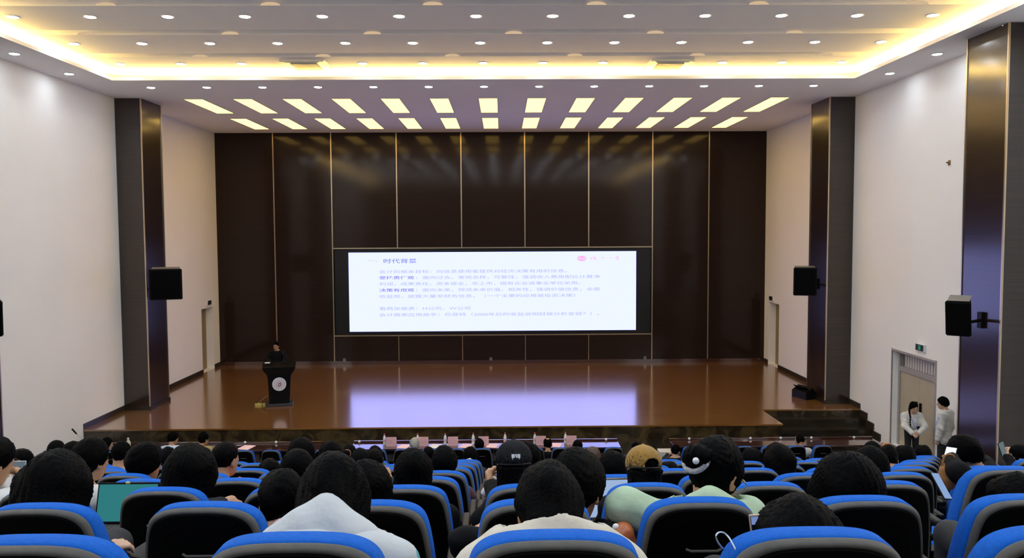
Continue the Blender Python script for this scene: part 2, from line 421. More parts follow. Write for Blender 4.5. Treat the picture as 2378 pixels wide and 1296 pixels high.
# ---- ceiling air conditioners
M_ACG = mat('grey_ac_grille', (.42, .40, .36), .5, noise=.05)  # grille plastic, greyer than the white body
def cassette(x, y, lab):
    r = empty('air_conditioner', (x, y, BAND)); tag(r, lab, 'air conditioner', 'ceiling air conditioners')
    bm = bmesh.new(); bx(bm, -.5, .5, -.5, .5, -.05, 0, .01); from_bm('body', bm, M_WHITEP, r)
    bm = bmesh.new()
    for k in range(9): bx(bm, -.3, .3, -.3 + k * .07, -.3 + k * .07 + .05, -.065, -.05)
    from_bm('grille', bm, M_ACG, r)
    for k in range(4):
        Mx = Matrix.Rotation(k * PI / 2, 4, 'Z') @ Matrix.Translation((0, .43, -.05)) @ Matrix.Rotation(R_(38), 4, 'X')
        bm = bmesh.new(); bx(bm, -.38, .38, -.005, .13, -.008, .008, .003, Mx); from_bm('flap', bm, M_WHITEP, r)
cassette(-4.52, 18.83, 'square white ceiling air conditioner on the left, in the cove glow')
cassette(3.93, 18.88, 'square white ceiling air conditioner on the right, in the cove glow')
# ---- doors
def door_side(x, d, num, m, lab):
    s = 1 if x > 0 else -1; X = x + s * .3
    r = empty('door_%d' % num, (X, (d[0] + d[1]) / 2, d[2])); r['kind'] = 'structure'
    w = (d[1] - d[0]) / 2; h = d[3] - d[2]
    bm = bmesh.new(); bx(bm, -.03, .03, -w, w, 0, h - .01, .004); from_bm('leaf', bm, m, r)
    bm = bmesh.new(); sx = -s
    tube(bm, [(sx * .03, -w + .1, 1.0), (sx * .08, -w + .1, 1.0), (sx * .08, -w + .22, 1.0)], .012); from_bm('handle', bm, M_STEEL, r)
door_side(XL, DL, 1, M_DOORD, ''); door_side(XR, DR, 2, M_DOORD, '')
r = empty('door_3', (XR + .2, (DB[0] + DB[1]) / 2, DB[2])); r['kind'] = 'structure'
w = (DB[1] - DB[0]) / 2; H = DB[3] - DB[2]
bm = bmesh.new()
bx(bm, -.05, .05, -w, -w + .08, 0, H, .004); bx(bm, -.05, .05, w - .08, w, 0, H, .004)
bx(bm, -.05, .05, -w + .08, w - .08, H - .07, H, .004); bx(bm, -.05, .05, -w + .08, w - .08, H - .5, H - .38, .004)
from_bm('frame', bm, M_FRAME, r)
bm = bmesh.new()
for k in range(16):
    y = -w + .1 + k * (2 * w - .2) / 15
    tube(bm, [(0, y, H - .39), (0, y, H - .06)], .009, 6)
from_bm('transom_bars', bm, M_STEEL, r)
box('transom_backing', .06, .07, -w + .08, w - .08, H - .4, H - .05, M_PAPER, r)
for k, (a, b) in enumerate(((-w + .085, -.004), (.004, w - .085))):
    bm = bmesh.new(); bx(bm, -.025, .025, a, b, .01, H - .5, .004); lf = from_bm('leaf', bm, M_DOOR, r)
    yy = b - .09 if k == 0 else a + .09
    bm = bmesh.new(); bx(bm, -.07, -.025, yy - .03, yy + .03, .85, 1.25, .01); from_bm('handle', bm, M_BLACK, lf)
bm = bmesh.new(); e = .06; s = -.02
z0, z1 = DB[2], DB[3]
bx(bm, XR + s, XR + .01, DB[0] - e, DB[0], z0, z1 + e); bx(bm, XR + s, XR + .01, DB[1], DB[1] + .02, z0, z1 + e); bx(bm, XR + s, XR + .01, DB[0], DB[1], z1, z1 + .05)
trim(bm, M_FRAME)
# ---- exit signs
def exit_sign(x, y, z, lab, lit):
    s = -1 if x > 0 else 1
    r = empty('exit_sign', (x, y, z)); tag(r, lab, 'exit sign', 'exit signs above the doors')
    bm = bmesh.new(); bx(bm, min(0, s * .05), max(0, s * .05), -.2, .2, -.085, .085, .006); from_bm('case', bm, M_WHITEP, r)
    bm = bmesh.new(); bx(bm, s * .05 - .003, s * .05 + .003, -.17, .17, -.07, .07); from_bm('face', bm, M_SIGN, r)
    bm = bmesh.new(); X = s * .054; w = .004
    def q(y0, y1, z0, z1): bx(bm, X - .002, X + .002, y0, y1, z0, z1)
    if lit:      # running figure in a doorway
        q(-.045, -.035, -.05, .05); q(.035, .045, -.05, .05); q(-.045, .045, .042, .05)
        q(-.012, .012, .012, .034); q(-.016, .014, -.02, .012); q(-.03, -.012, -.05, -.02); q(.01, .03, -.045, -.02)
    else:
        q(-.06, -.03, -.02, .02); q(.0, .05, -.006, .006)
    from_bm('pictogram', bm, M_GREEN if lit else mat('dim_green', (.01, .05, .025), .5), r)
exit_sign(XR, 18.19, 2.88, 'lit green exit sign above the wide beige door on the right', True)
exit_sign(XR, 28.42, 3.19, 'small dark exit sign above the right stage door', False)
exit_sign(XL, 28.2, 3.18, 'small dark exit sign above the left stage door', False)
# small brown outlet and a mark on the right wall
bm = lathe(bmesh.new(), [(.03, 0), (.034, .02), (.02, .045), (.012, .075)], 12, M=Matrix.Rotation(-PI / 2, 4, 'Y')); bx(bm, -.012, 0, -.045, .045, -.06, .05, .004)
o = from_bm('wall_hook', bm, mat('brown_metal', (.22, .12, .05), .5), None, False, (XR, 17.23, 7.05)); tag(o, 'small brown hook high on the right wall', 'hook')
# ---- back wall sockets
for x, nm in ((-5.84, 'left end'), (-.44, 'middle'), (5.27, 'right end')):
    r = empty('wall_socket', (x, YB, .945)); tag(r, 'small metal socket low on the dark back wall, %s' % nm, 'socket', 'sockets under the screen')
    bm = bmesh.new(); bx(bm, -.045, .045, -.012, 0, -.045, .045, .003); from_bm('plate', bm, M_STEEL, r)
    bm = bmesh.new(); bx(bm, -.02, .02, -.016, -.012, -.02, .02); from_bm('socket_insert', bm, M_BLACK, r)
# ================================================================== SCREEN
scr = empty('led_screen', (0, YB + .2, SZ0)); tag(scr, 'wide glowing presentation screen in the dark wood back wall', 'screen')
scr.location = (0, 0, 0)
box('bezel', SX0 + .02, SX1 - .02, YB + .10, YB + .26, SZ0 + .012, SZ1 - .012, mat('screen_black', (.004, .004, .006), .35, noise=.1), scr)
box('display', -5.645, 4.943, YB + .085, YB + .1, 1.97, 4.893, emis('screen_white', (.68, .73, 1.75), SCREEN_E), scr)
EM_T = {0: emis('slide_text_grey', (.36, .40, .62), SCREEN_E), 1: emis('slide_text_bold', (.17, .17, .46), SCREEN_E), 2: emis('slide_red', (.80, .36, .60), SCREEN_E),
        3: emis('slide_title', (.19, .22, .42), SCREEN_E)}
ZT = lambda py, px: at(px, py, YB)[2]
def slide_text(txt, x0, x1, ytop, ybot, m, bold=0.0):
    c = bpy.data.curves.new('t', 'FONT'); c.body = txt; c.size = 1; c.offset = bold; c.extrude = 0
    o = bpy.data.objects.new('t', c); COL.objects.link(o)
    bpy.context.view_layer.update()
    me = bpy.data.meshes.new_from_object(o.evaluated_get(bpy.context.evaluated_depsgraph_get()))
    bpy.data.objects.remove(o); bpy.data.curves.remove(c)
    if not len(me.vertices): return None
    co = np.zeros(len(me.vertices) * 3, np.float32); me.vertices.foreach_get('co', co); co = co.reshape(-1, 3)
    lo, hi = co.min(0), co.max(0)
    A, B = at(x0, ybot, YB), at(x1, ybot, YB); zt = at(x0, ytop, YB)[2]
    X = A[0] + (co[:, 0] - lo[0]) / (hi[0] - lo[0]) * (B[0] - A[0])
    Z = A[2] + (co[:, 1] - lo[1]) / (hi[1] - lo[1]) * (zt - A[2]) + 0 * X
    out = np.stack([X, np.full_like(X, YB + .0825), Z], 1).astype(np.float32)
    me.vertices.foreach_set('co', out.ravel()); me.update()
    me.materials.clear(); me.materials.append(m); me.name = 'slide_text'
    return link(bpy.data.objects.new('slide_text', me), scr)
slide_text('一、', 852, 876, 605, 609, EM_T[0])
slide_text('时代背景', 890, 967, 601, 612, EM_T[3], .009)
for t, x0, x1, y0, y1, b in [
    ('会计的根本目标：向信息使用者提供对经济决策有用的信息。', 880, 1317, 627.5, 635.5, 0),
    ('受托责任观', 880, 961, 641.5, 649.5, 1), ('：面向过去，客观怎样，可靠性，强调收入费用配比计算净', 966, 1394, 641, 649, 0),
    ('利润，成果责任，资本保全，非上市，国有企业或事业单位采用。', 880, 1348, 656, 664, 0),
    ('决策有用观', 880, 961, 670.5, 678.5, 1), ('：面向未来，预测未来价值，相关性，强调价值信息，全面', 966, 1394, 670, 678, 0),
    ('收益观，披露大量非财务信息。（一个主要的应用是投资决策）', 880, 1336, 685, 693, 0),
    ('看两张报表：H公司，W公司', 880, 1092, 713.5, 721.5, 0),
    ('会计报表应用高手：巴菲特（2000年后的收益说明财报分析变弱？）。', 880, 1392, 728, 736, 0)]:
    slide_text(t, x0, x1, y0, y1, EM_T[b], .010 if b else .002)
# the red emblem and its brush strokes
bm = bmesh.new()
def sp(px, py): p = at(px, py, YB); return (p[0], YB + .081, p[2])
def ring(cx, cy, rx, ry, w): tube(bm, [sp(cx + rx * math.cos(a), cy + ry * math.sin(a)) for a in np.linspace(0, 2 * PI, 25)], w, 6)
ring(1351.5, 600.5, 9.5, 5, .02); ring(1351.5, 600.5, 5.5, 2.6, .016)
for a, b in [((1346, 599), (1357, 599)), ((1347, 602.5), (1356, 602.5)), ((1351.5, 596.5), (1351.5, 604))]: tube(bm, [sp(*a), sp(*b)], .014, 6)
for st in [[(1372, 602), (1376, 597)], [(1374, 599), (1374.5, 603)], [(1379, 597), (1383, 598), (1381, 602), (1386, 603)], [(1377, 600), (1384, 599)],
           [(1397, 600), (1401, 597.5), (1404, 600.5)], [(1416, 599.5), (1421, 598.5)], [(1430, 599), (1434, 596), (1437, 599), (1432, 602), (1438, 603)]]:
    tube(bm, spline([sp(*p) for p in st], 5), .011, 6)
o = from_bm('slide_emblem', bm, EM_T[2], scr); o['label'] = 'pink emblem with brush lettering'
# ================================================================== ON THE STAGE
def place(root, loc, rz=0): root.location = loc; root.rotation_euler = (0, 0, rz); return root
pod = empty('podium', (-6.3, 22.35, ST), R_(13)); tag(pod, 'black podium with a round white emblem on the stage', 'podium')
M_POD = mat('black_podium_lacquer', (.003, .003, .0036), .35, spec=.15, noise=.15)
bm = bmesh.new(); bx(bm, -.36, .36, -.24, .26, 0, .07, .012); from_bm('base', bm, mat('podium_base_grey', (.03, .03, .033), .4, noise=.1), pod)
bm = bmesh.new()
lv = [(.27, .07), (.31, .82), (.335, .9), (.43, 1.02), (.44, 1.1)]
rings = []
for w, z in lv:
    d = .19 if z < .95 else .25
    rings.append([bm.verts.new(p) for p in ((-w, -d, z), (w, -d, z), (w, d, z), (-w, d, z))])
for a, b in zip(rings, rings[1:]):
    for i in range(4): bm.faces.new((a[i], a[(i + 1) % 4], b[(i + 1) % 4], b[i]))
bm.faces.new(rings[0][::-1]); bm.faces.new(rings[-1])
bmesh.ops.bevel(bm, geom=list(bm.edges), offset=.012, segments=2, affect='EDGES')
from_bm('cabinet', bm, M_POD, pod)
Mx = Matrix.Translation((0, 0, 1.13)) @ Matrix.Rotation(R_(8), 4, 'X')
bm = bmesh.new(); bx(bm, -.45, .45, -.27, .27, -.02, .02, .008, Mx); from_bm('top', bm, M_POD, pod)
ME = Matrix.Translation((0, -.194, .62)) @ Matrix.Rotation(PI / 2, 4, 'X')
bm = lathe(bmesh.new(), [(.19, 0), (.19, .012), (.183, .016)], 40, ME); em = from_bm('emblem', bm, mat('emblem_white', (.62, .60, .64), .5, noise=.03), pod)
bm = bmesh.new()
def eR(r, w, a0=0, a1=2 * PI, n=30, z=.0175): tube(bm, [tuple(ME @ Vector((r * math.cos(a), r * math.sin(a), z))) for a in np.linspace(a0, a1, n)], w, 5)
eR(.085, .004)
for k in range(22):
    a = 2 * PI * k / 22
    if k % 3 != 2: eR(.138, .007, a - .06, a + .06, 3)
from_bm('emblem_lettering', bm, mat('emblem_grey', (.26, .22, .30), .5), em)
bm = bmesh.new(); eR(.045, .012, -2.4, 1.2, 14); eR(.02, .014, .6, 3.6, 8)
o = from_bm('emblem_swirl', bm, mat('emblem_red', (.30, .05, .10), .5), em); o['label'] = 'dark red swirl'
bm = bmesh.new(); tube(bm, spline([(.12, .1, 1.14), (.13, .12, 1.3), (.1, .16, 1.42)], 6), .006); tube(bm, [(.1, .16, 1.42), (.09, .18, 1.46)], .013)
from_bm('gooseneck_microphone', bm, M_BLACK, pod)
bm = bmesh.new(); bx(bm, -.07, .07, -.04, .04, 0, .03, .012)
o = from_bm('tissue', bm, M_PAPER, None, True, at(621, 844, 22.25)); tag(o, 'small white tissue lying on the left of the podium top', 'tissue')
p = at(603.5, 940, 22.3)
ps = empty('power_strip', (p[0], 22.3, ST), R_(6)); tag(ps, 'yellow power strip on the stage floor left of the podium', 'power strip')
M_YEL = mat('yellow_plastic', (.50, .42, .09), .45, noise=.08)
bm = bmesh.new(); bx(bm, -.13, .06, -.045, .045, 0, .06, .008); from_bm('housing', bm, M_YEL, ps)
bm = bmesh.new(); bx(bm, .08, .15, -.035, .035, 0, .05, .008); from_bm('plug', bm, M_YEL, ps)
bm = bmesh.new()
for k in range(3): bx(bm, -.115 + k * .058, -.085 + k * .058, -.02, .02, .06, .063)
from_bm('sockets', bm, M_BLACK, ps)
bm = tube(bmesh.new(), spline([(-6.62, 22.3, 1.05), (-6.72, 22.28, .98), (-6.82, 22.26, .9), (-6.9, 22.28, .83), (p[0] - .12, 22.3, .80)], 6), .006)
o = from_bm('power_cable', bm, mat('tan_cable', (.30, .24, .16), .5)); tag(o, 'thin pale cable from the podium down to the yellow power strip', 'cable')
# wedge monitor
wm = empty('stage_monitor', (8.72, 22.75, ST), R_(20)); tag(wm, 'black wedge monitor speaker on the stage beside the right column', 'speaker')
bm = bmesh.new(); pr = [(-.2, 0), (.2, 0), (.2, .16), (.06, .34), (-.2, .2)]
a = [bm.verts.new((y * .9, -.3, z)) for y, z in pr]; b = [bm.verts.new((y * .9, .3, z)) for y, z in pr]
bm.faces.new(a); bm.faces.new(b[::-1])
for i in range(5): bm.faces.new((a[i], b[i], b[(i + 1) % 5], a[(i + 1) % 5]))
from_bm('cabinet', bm, M_BLACK, wm)
bm = bmesh.new(); bx(bm, -.01, .01, -.26, .26, -.12, .12, .003, Matrix.Translation((-.06, 0, .285)) @ Matrix.Rotation(R_(-60), 4, 'Y')); from_bm('grille', bm, M_PANEL, wm)
# ---- wall speakers on brackets
M_SPKTOP = mat('speaker_shell_grey', (.16, .15, .14), .5, noise=.1)
def speaker(c, rz, tilt, wall, lab, w=.46, h=.64, d=.42):
    r = empty('wall_speaker', c); tag(r, lab, 'speaker', 'black speakers on the columns')
    Mx = Matrix.Rotation(rz, 4, 'Z') @ Matrix.Rotation(tilt, 4, 'X')
    bm = bmesh.new(); b2 = []
    for z in (-h / 2, h / 2):
        b2.append([bm.verts.new(Mx @ Vector(q)) for q in ((-w / 2, -d / 2, z), (w / 2, -d / 2, z), (w * .33, d / 2, z), (-w * .33, d / 2, z))])
    bm.faces.new(b2[0][::-1]); bm.faces.new(b2[1])
    for i in range(4): bm.faces.new((b2[0][i], b2[0][(i + 1) % 4], b2[1][(i + 1) % 4], b2[1][i]))
    bmesh.ops.bevel(bm, geom=list(bm.edges), offset=.02, segments=2, affect='EDGES'); from_bm('cabinet', bm, M_BLACK, r)
    bm = bmesh.new(); bx(bm, -w * .44, w * .44, -d / 2 - .012, -d / 2, -h * .45, h * .45, .004, Mx); from_bm('grille', bm, M_PANEL, r)
    bm = bmesh.new(); bx(bm, -w * .42, w * .42, -d * .42, d * .42, h / 2, h / 2 + .006, .002, Mx); from_bm('top_plate', bm, M_SPKTOP, r)
    bm = bmesh.new(); q = Vector(wall) - Vector(c); e = Mx @ Vector((0, d * .3, -h * .3))
    tube(bm, [tuple(e), tuple(q + Vector((0, 0, -.02)))], .03); bx(bm, q.x - .04, q.x + .04, q.y - .07, q.y + .07, q.z - .17, q.z + .13, .006)
    bx(bm, e.x - .05, e.x + .05, e.y - .05, e.y + .05, e.z - .19, e.z + .02, .006)
    from_bm('bracket', bm, M_BLACK, r)
c = at(2229, 733, 14.25); speaker(tuple(c), R_(-38), R_(14), (8.97, 14.75, c[2] - .12), 'black speaker tilted on the right column nearest the camera', w=.42, h=.66, d=.4)
c = at(1868, 652, 22.0); speaker(tuple(c), R_(-16), R_(3), (8.97, 22.55, c[2] - .1), 'black speaker on the right column beside the stage', w=.62, h=.78, d=.5)
c = at(386, 658, 21.9); speaker(tuple(c), R_(20), R_(4), (XL + CW + .02, 22.4, c[2] - .1), 'black speaker on the left column beside the stage', w=.84, h=.84, d=.55)
c = at(-26, 735, 14.2); speaker(tuple(c), R_(34), R_(12), (XL + CW + .02, 14.7, c[2] - .1), 'black speaker cut off by the left edge of the photo', w=.42, h=.66, d=.4)
# ================================================================== SEATS
_o = [(0, 0), (.04, .0004), (.08, .003), (.115, .0085), (.145, .019), (.168, .035), (.184, .058), (.195, .095), (.204, .15), (.213, .23), (.221, .34), (.224, .46), (.218, .56), (.2, .62)]
OUT = [tuple(q) for q in spline([(*q, 0) for q in _o], 3)]
OUT = [(max(0, q[0]), q[1]) for q in OUT]; OUT[0] = (0.0, 0.0)
LEAN = .17                                      # the back reclines: y grows towards the seat going down
def outline(inset=0.0, low=0.0):
    """closed outline in (x, s): s is measured down along the back"""
    P = [(max(0, x - inset * min(1, x / .15)), s + inset * (1 - min(1, s / .25)) - (low * (s > .5))) for x, s in OUT]
    R = P + [(-x, s) for x, s in P[:0:-1]]
    return R
def loft(loops, capends=(True, True)):
    bm = bmesh.new(); rings = [[bm.verts.new(p) for p in L] for L in loops]; n = len(rings[0])
    for a, b in zip(rings, rings[1:]):
        for i in range(n): bm.faces.new((a[i], a[(i + 1) % n], b[(i + 1) % n], b[i]))
    if capends[0]: bm.faces.new(rings[0])
    if capends[1]: bm.faces.new(rings[-1][::-1])
    return bm
def lay(inset, yoff, low=0.0, wob=0.0):
    L = []
    for x, s in outline(inset, low):
        z = SEATTOP - s * .985
        y = LEAN * s * (1 - .35 * s) + yoff + wob * math.sin(min(1, max(0, s / .6)) * PI) + .25 * x * x
        L.append((x, y, z))
    return L
def make_seat():
    r = empty('auditorium_seat')
    from_bm('back_cushion', loft([lay(.004, .0), lay(0, .02), lay(.0, .064, 0, .02), lay(.012, .079, .01, .03), lay(.045, .087, .03, .035), lay(.1, .087, .06, .035)]), M_BLUE, r, True)
    from_bm('back_shell', loft([lay(.002, .002), lay(.0015, -.003), lay(.006, -.015), lay(.0095, -.0205, .01), lay(.0155, -.0225, .02), lay(.022, -.017, .02)], (True, False)), M_SHELL, r, True)
    from_bm('back_panel', loft([lay(.016, -.015, .02), lay(.017, -.0205, .02), lay(.022, -.025, .03), lay(.06, -.031, .04)]), M_PANEL, r)
    bm = bmesh.new(); tube(bm, [(-.06, LEAN * .16 - .035, .765), (-.045, LEAN * .16 - .045, .762), (.045, LEAN * .16 - .045, .762), (.06, LEAN * .16 - .035, .765)], .005, 6)
    from_bm('tray_latch', bm, M_SHELL, r)
    bm = bmesh.new(); bx(bm, -.215, .215, .19, .60, .34, .44, .035); sc_ = from_bm('seat_cushion', bm, M_BLUE, r, True)
    bm = bmesh.new(); bx(bm, -.21, .21, .2, .58, .31, .34, .01); sp_ = from_bm('seat_pan', bm, M_BLACK, r)
    for s in (-1, 1):
        bm = bmesh.new(); bx(bm, s * .262 - .02, s * .262 + .02, .12, .5, .60, .635, .012); from_bm('armrest', bm, M_BLACK, r, True)
        bm = bmesh.new(); bx(bm, s * .262 - .012, s * .262 + .012, .22, .42, .03, .60, .006); bx(bm, s * .262 - .02, s * .262 + .02, .16, .5, 0, .035, .006)
        bx(bm, min(s * .19, s * .262), max(s * .19, s * .262), .24, .32, .38, .44, .004)
        from_bm('side_frame', bm, M_BLACK, r)
    return r
seat0 = make_seat()
seat_first = True
# seats whose every part is hidden behind people and other seats in the photo are left out
def seat_range(r):
    y = row_y(r)
    lo = (0 - 1165) / FPX * y - .33; hi = (2378 - 1165) / FPX * y + .33
    lo = max(lo, -5.9 if r <= 9 else -10.0); hi = min(hi, 5.7 if r <= 9 else 7.4)
    return range(math.ceil((lo - .112) / .57), math.floor((hi - .112) / .57) + 1)
SEATS = {}
for r in [*range(1, 10), ROWS]:
    ks = [k for k in seat_range(r) if (r, k) not in HIDDEN]
    for i, k in enumerate(ks):
        z = row_z(r); loc = (col_x(k), row_y(r), z + SEAT_DZ.get((r, k), 0))
        if seat_first: o = seat0; o.location = loc; seat_first = False
        else: o = dup(seat0, loc)
        SEATS[(r, k)] = o
        rows_txt = 'bottom row' if r == 1 else ('front row by the tables' if r == ROWS else '%s row from the bottom' % ORD[r - 1])
        tag(o, 'blue and black theatre seat, %s from left in the %s' % (ORD[i] if i < 20 else 'twenty-' + ORD[i - 20], rows_txt), 'seat', 'theatre seats in raked rows')
# ================================================================== FRONT TABLES
def table(x0, x1, y0, y1, lab, knobs):
    t = empty('conference_table', ((x0 + x1) / 2, (y0 + y1) / 2, 0)); tag(t, lab, 'table', 'tables before the stage')
    w = (x1 - x0) / 2; d = (y1 - y0) / 2
    box('tabletop', -w, w, -d, d, .725, .76, M_TABLE, t, .006)
    box('rear_rail', -w, w, d - .03, d + .02, .76, .80, M_TABLE, t, .006)
    bm = bmesh.new()
    for x in knobs: lathe(bm, [(.022, 0), (.03, .008), (.03, .02), (.02, .028)], 12, Matrix.Translation((x - (x0 + x1) / 2, d - .035, .795)) @ Matrix.Rotation(PI / 2, 4, 'X'))
    if knobs: from_bm('cable_caps', bm, M_WHITEP, t, True)
    box('front_panel', -w + .03, w - .03, d - .05, d - .02, .08, .725, M_TABLE, t)
    for s in (-1, 1): box('side_panel', s * (w - .03) - .02, s * (w - .03) + .02, -d + .05, d - .02, 0, .725, M_TABLE, t)
    bm = bmesh.new(); bx(bm, -w + .03, w - .03, d - .3, d - .28, .04, .1); from_bm('foot_rail', bm, M_TABLE, t)
    return t
TY0, TY1 = 17.62, 18.22
kx = lambda px: at(px, 1022, 18.2)[0]
M_TABLE.node_tree.nodes['Principled BSDF'].inputs['Coat IOR'].default_value = 2.0
table(-3.45, 2.65, TY0, TY1, 'long dark table with name cards before the stage, middle of three', [kx(835), kx(1407)])
table(-9.2, -3.95, TY0, TY1, 'dark red table before the stage, leftmost of three', [kx(570), kx(642)])
table(3.85, 8.6, TY0, TY1, 'dark red table before the stage steps, rightmost of three', [kx(p) for p in (1600, 1742, 1812, 1883, 1982)])
TZ = .76
def bottle(px, lab, first=[None]):
    loc = (at(px, 1030, 17.96)[0], 17.96, TZ)
    if first[0] is None:
        b = empty('water_bottle', loc); first[0] = b
        from_bm('body', lathe(bmesh.new(), [(.03, 0), (.034, .01), (.034, .15), (.03, .18), (.016, .225), (.014, .235)], 16), mat('clear_bottle', (.78, .80, .82), .2, spec=.6, noise=.05), b, True)
        from_bm('cap', lathe(bmesh.new(), [(.017, .235), (.017, .262), (.014, .265)], 14), M_REDP, b, True)
        from_bm('paper_band', lathe(bmesh.new(), [(.0348, .07), (.0348, .13)], 16, cap=False), mat('bottle_label', (.60, .42, .44), .5, noise=.1), b, True)
    else: b = dup(first[0], loc)
    tag(b, lab, 'bottle', 'water bottles on the middle table')
for i, px in enumerate((893, 970, 1034, 1099, 1173, 1242, 1313)):
    bottle(px, 'clear water bottle with red cap, %s from left on the middle front table' % ORD[i])
def card(px, lab, first=[None]):
    loc = (at(px, 1030, 17.9)[0], 17.9, TZ)
    if first[0] is None:
        c = empty('name_card', loc); first[0] = c
        bm = bmesh.new(); v = [[bm.verts.new((x, y, z)) for y, z in ((-.055, 0), (-.004, .2), (.004, .2), (.055, 0))] for x in (-.115, .115)]
        for i in range(3): bm.faces.new((v[0][i], v[1][i], v[1][i + 1], v[0][i + 1]))
        bmesh.ops.solidify(bm, geom=bm.faces[:], thickness=.003); from_bm('card', bm, M_PINK, c)
        bm = bmesh.new(); A = Matrix.Translation((0, -.032, .1)) @ Matrix.Rotation(-math.atan2(.051, .2), 4, 'X')
        for k in range(3): bx(bm, -.075 + k * .055, -.04 + k * .055, -.0035, -.002, -.02, .03, 0, A)
        from_bm('printed_name', bm, mat('faded_print', (.58, .32, .33), .7), c)
    else: c = dup(first[0], loc)
    tag(c, lab, 'name card', 'pink name cards')
for i, px in enumerate((909, 983, 1052, 1123, 1256, 1327)):
    card(px, 'folded pink name card, %s from left on the middle front table' % ORD[i])
def paper(px, py, y, w, d, m, lab, g, rz=0):
    p = at(px, py, y); bm = bmesh.new(); bx(bm, -w / 2, w / 2, -d / 2, d / 2, 0, .006)
    o = from_bm('document', bm, m, None, False, (p[0], y, TZ + .001)); o.rotation_euler = (0, 0, rz); tag(o, lab, 'paper', g)
for i, px in enumerate((938, 1010, 1082, 1144, 1291)):
    paper(px, 1035, 17.82, .24, .33, M_PINK if i != 1 else M_PAPER, '%s sheet lying on the middle front table, %s from left' % ('pink' if i != 1 else 'white', ORD[i]), 'sheets on the middle table', -.25)
paper(572, 1036, 17.85, .27, .36, M_PINK, 'pink sheet lying on the left front table', None, -.2)
p = at(298, 1034, 17.85)
bm = lathe(bmesh.new(), [(.045, 0), (.05, .01), (.05, .14), (.04, .17), (.018, .2), (.018, .215)], 16)
b = empty('drink_bottle', (p[0], 17.85, TZ)); tag(b, 'pale yellow drink bottle with white cap on the left front table', 'bottle')
from_bm('body', bm, mat('milky_bottle', (.62, .60, .42), .3, noise=.08), b, True)
from_bm('cap', lathe(bmesh.new(), [(.023, .212), (.023, .24), (.018, .245)], 14), M_WHITEP, b, True)
p0, p1, p2 = at(189, 1019, 17.85), at(178, 1008, 17.85), at(167, 996, 17.85)
mc = empty('gooseneck_microphone', (p0[0] + .05, 17.85, TZ)); tag(mc, 'thin gooseneck microphone leaning left against the white left wall', 'microphone')
o0 = np.array([p0[0] + .05, 17.85, TZ])
bm = lathe(bmesh.new(), [(.06, 0), (.06, .02), (.02, .03)], 16); from_bm('stand', bm, M_BLACK, mc, True)
bm = tube(bmesh.new(), spline([(0, 0, .02), (-.01, 0, .1), tuple(p0 - o0), tuple(p1 - o0)], 6), .006); from_bm('gooseneck', bm, M_STEEL, mc, True)
bm = tube(bmesh.new(), [tuple(p1 - o0), tuple((p1 + p2) / 2 - o0), tuple(p2 - o0)], [.016, .02, .018]); from_bm('capsule', bm, M_BLACK, mc, True)
p = at(1546, 1060, 17.75)
o = box('side_cabinet', p[0] - .16, p[0] + .16, 17.65, 17.95, 0, p[2] + .13, mat('cream_cabinet', (.60, .57, .48), .5, noise=.03), None, .01)
tag(o, 'small cream cabinet between the middle and right front tables', 'cabinet')
# ================================================================== PEOPLE
def surfnet(V, org, h):
    """naive surface nets: V sampled on a grid, inside where V < 0"""
    nx, ny, nz = V.shape
    c = [V[i:nx - 1 + i, j:ny - 1 + j, k:nz - 1 + k] for i in (0, 1) for j in (0, 1) for k in (0, 1)]
    ins = [x < 0 for x in c]; cnt = sum(x.astype(np.int8) for x in ins)
    act = (cnt > 0) & (cnt < 8)
    idx = -np.ones(act.shape, np.int64); idx[act] = np.arange(act.sum())
    acc = np.zeros((act.sum(), 3)); num = np.zeros(act.sum())
    cv = [x[act] for x in c]
    off = [(i, j, k) for i in (0, 1) for j in (0, 1) for k in (0, 1)]
    for a in range(8):
        for b in range(a + 1, 8):
            d = [off[b][q] - off[a][q] for q in range(3)]
            if sum(abs(x) for x in d) != 1: continue
            A, B = cv[a], cv[b]; m = (A < 0) != (B < 0)
            t = np.where(m, A / np.where(m, A - B, 1), 0)
            for q in range(3): acc[:, q] += np.where(m, off[a][q] + t * d[q], 0)
            num += m
    base = np.argwhere(act)
    P = (base + acc / num[:, None]) * h + np.asarray(org)
    F = []
    I = V < 0
    for ax in range(3):
        s0 = [slice(1, -1)] * 3; s1 = [slice(1, -1)] * 3
        s0[ax] = slice(0, -1); s1[ax] = slice(1, None)
        A, B = I[tuple(s0)], I[tuple(s1)]
        e = np.argwhere(A != B)
        if not len(e): continue
        o = np.ones(3, int); o[ax] = 0; e = e + o
        sgn = I[tuple(e.T)]
        u, v = [(1, 2), (2, 0), (0, 1)][ax]
        du = np.zeros(3, int); du[u] = 1; dv = np.zeros(3, int); dv[v] = 1
        q = [idx[tuple((e - du - dv).T)], idx[tuple((e - dv).T)], idx[tuple(e.T)], idx[tuple((e - du).T)]]
        Q = np.stack(q, 1)
        Q[~sgn] = Q[~sgn][:, ::-1]
        F.append(Q)
    F = np.concatenate(F) if F else np.zeros((0, 4), int)
    F = F[(F >= 0).all(1)]
    return P, F
def grid(lo, hi, h):
    lo = np.asarray(lo, float) - 2 * h; hi = np.asarray(hi, float) + 2 * h
    n = np.ceil((hi - lo) / h).astype(int) + 1
    ax = [lo[i] + h * np.arange(n[i]) for i in range(3)]
    X, Y, Z = np.meshgrid(*ax, indexing='ij')
    return np.stack([X, Y, Z], -1), lo
def mesh_sdf(f, lo, hi, h):
    p, o = grid(lo, hi, h); return surfnet(f(p), o, h)
def rc(p, a, b, ra, rb):
    a = np.asarray(a, float); b = np.asarray(b, float); d = b - a; L = max(1e-9, d @ d)
    t = np.clip(((p - a) @ d) / L, 0, 1)
    return np.linalg.norm(p - a - t[..., None] * d, axis=-1) - (ra + t * (rb - ra))
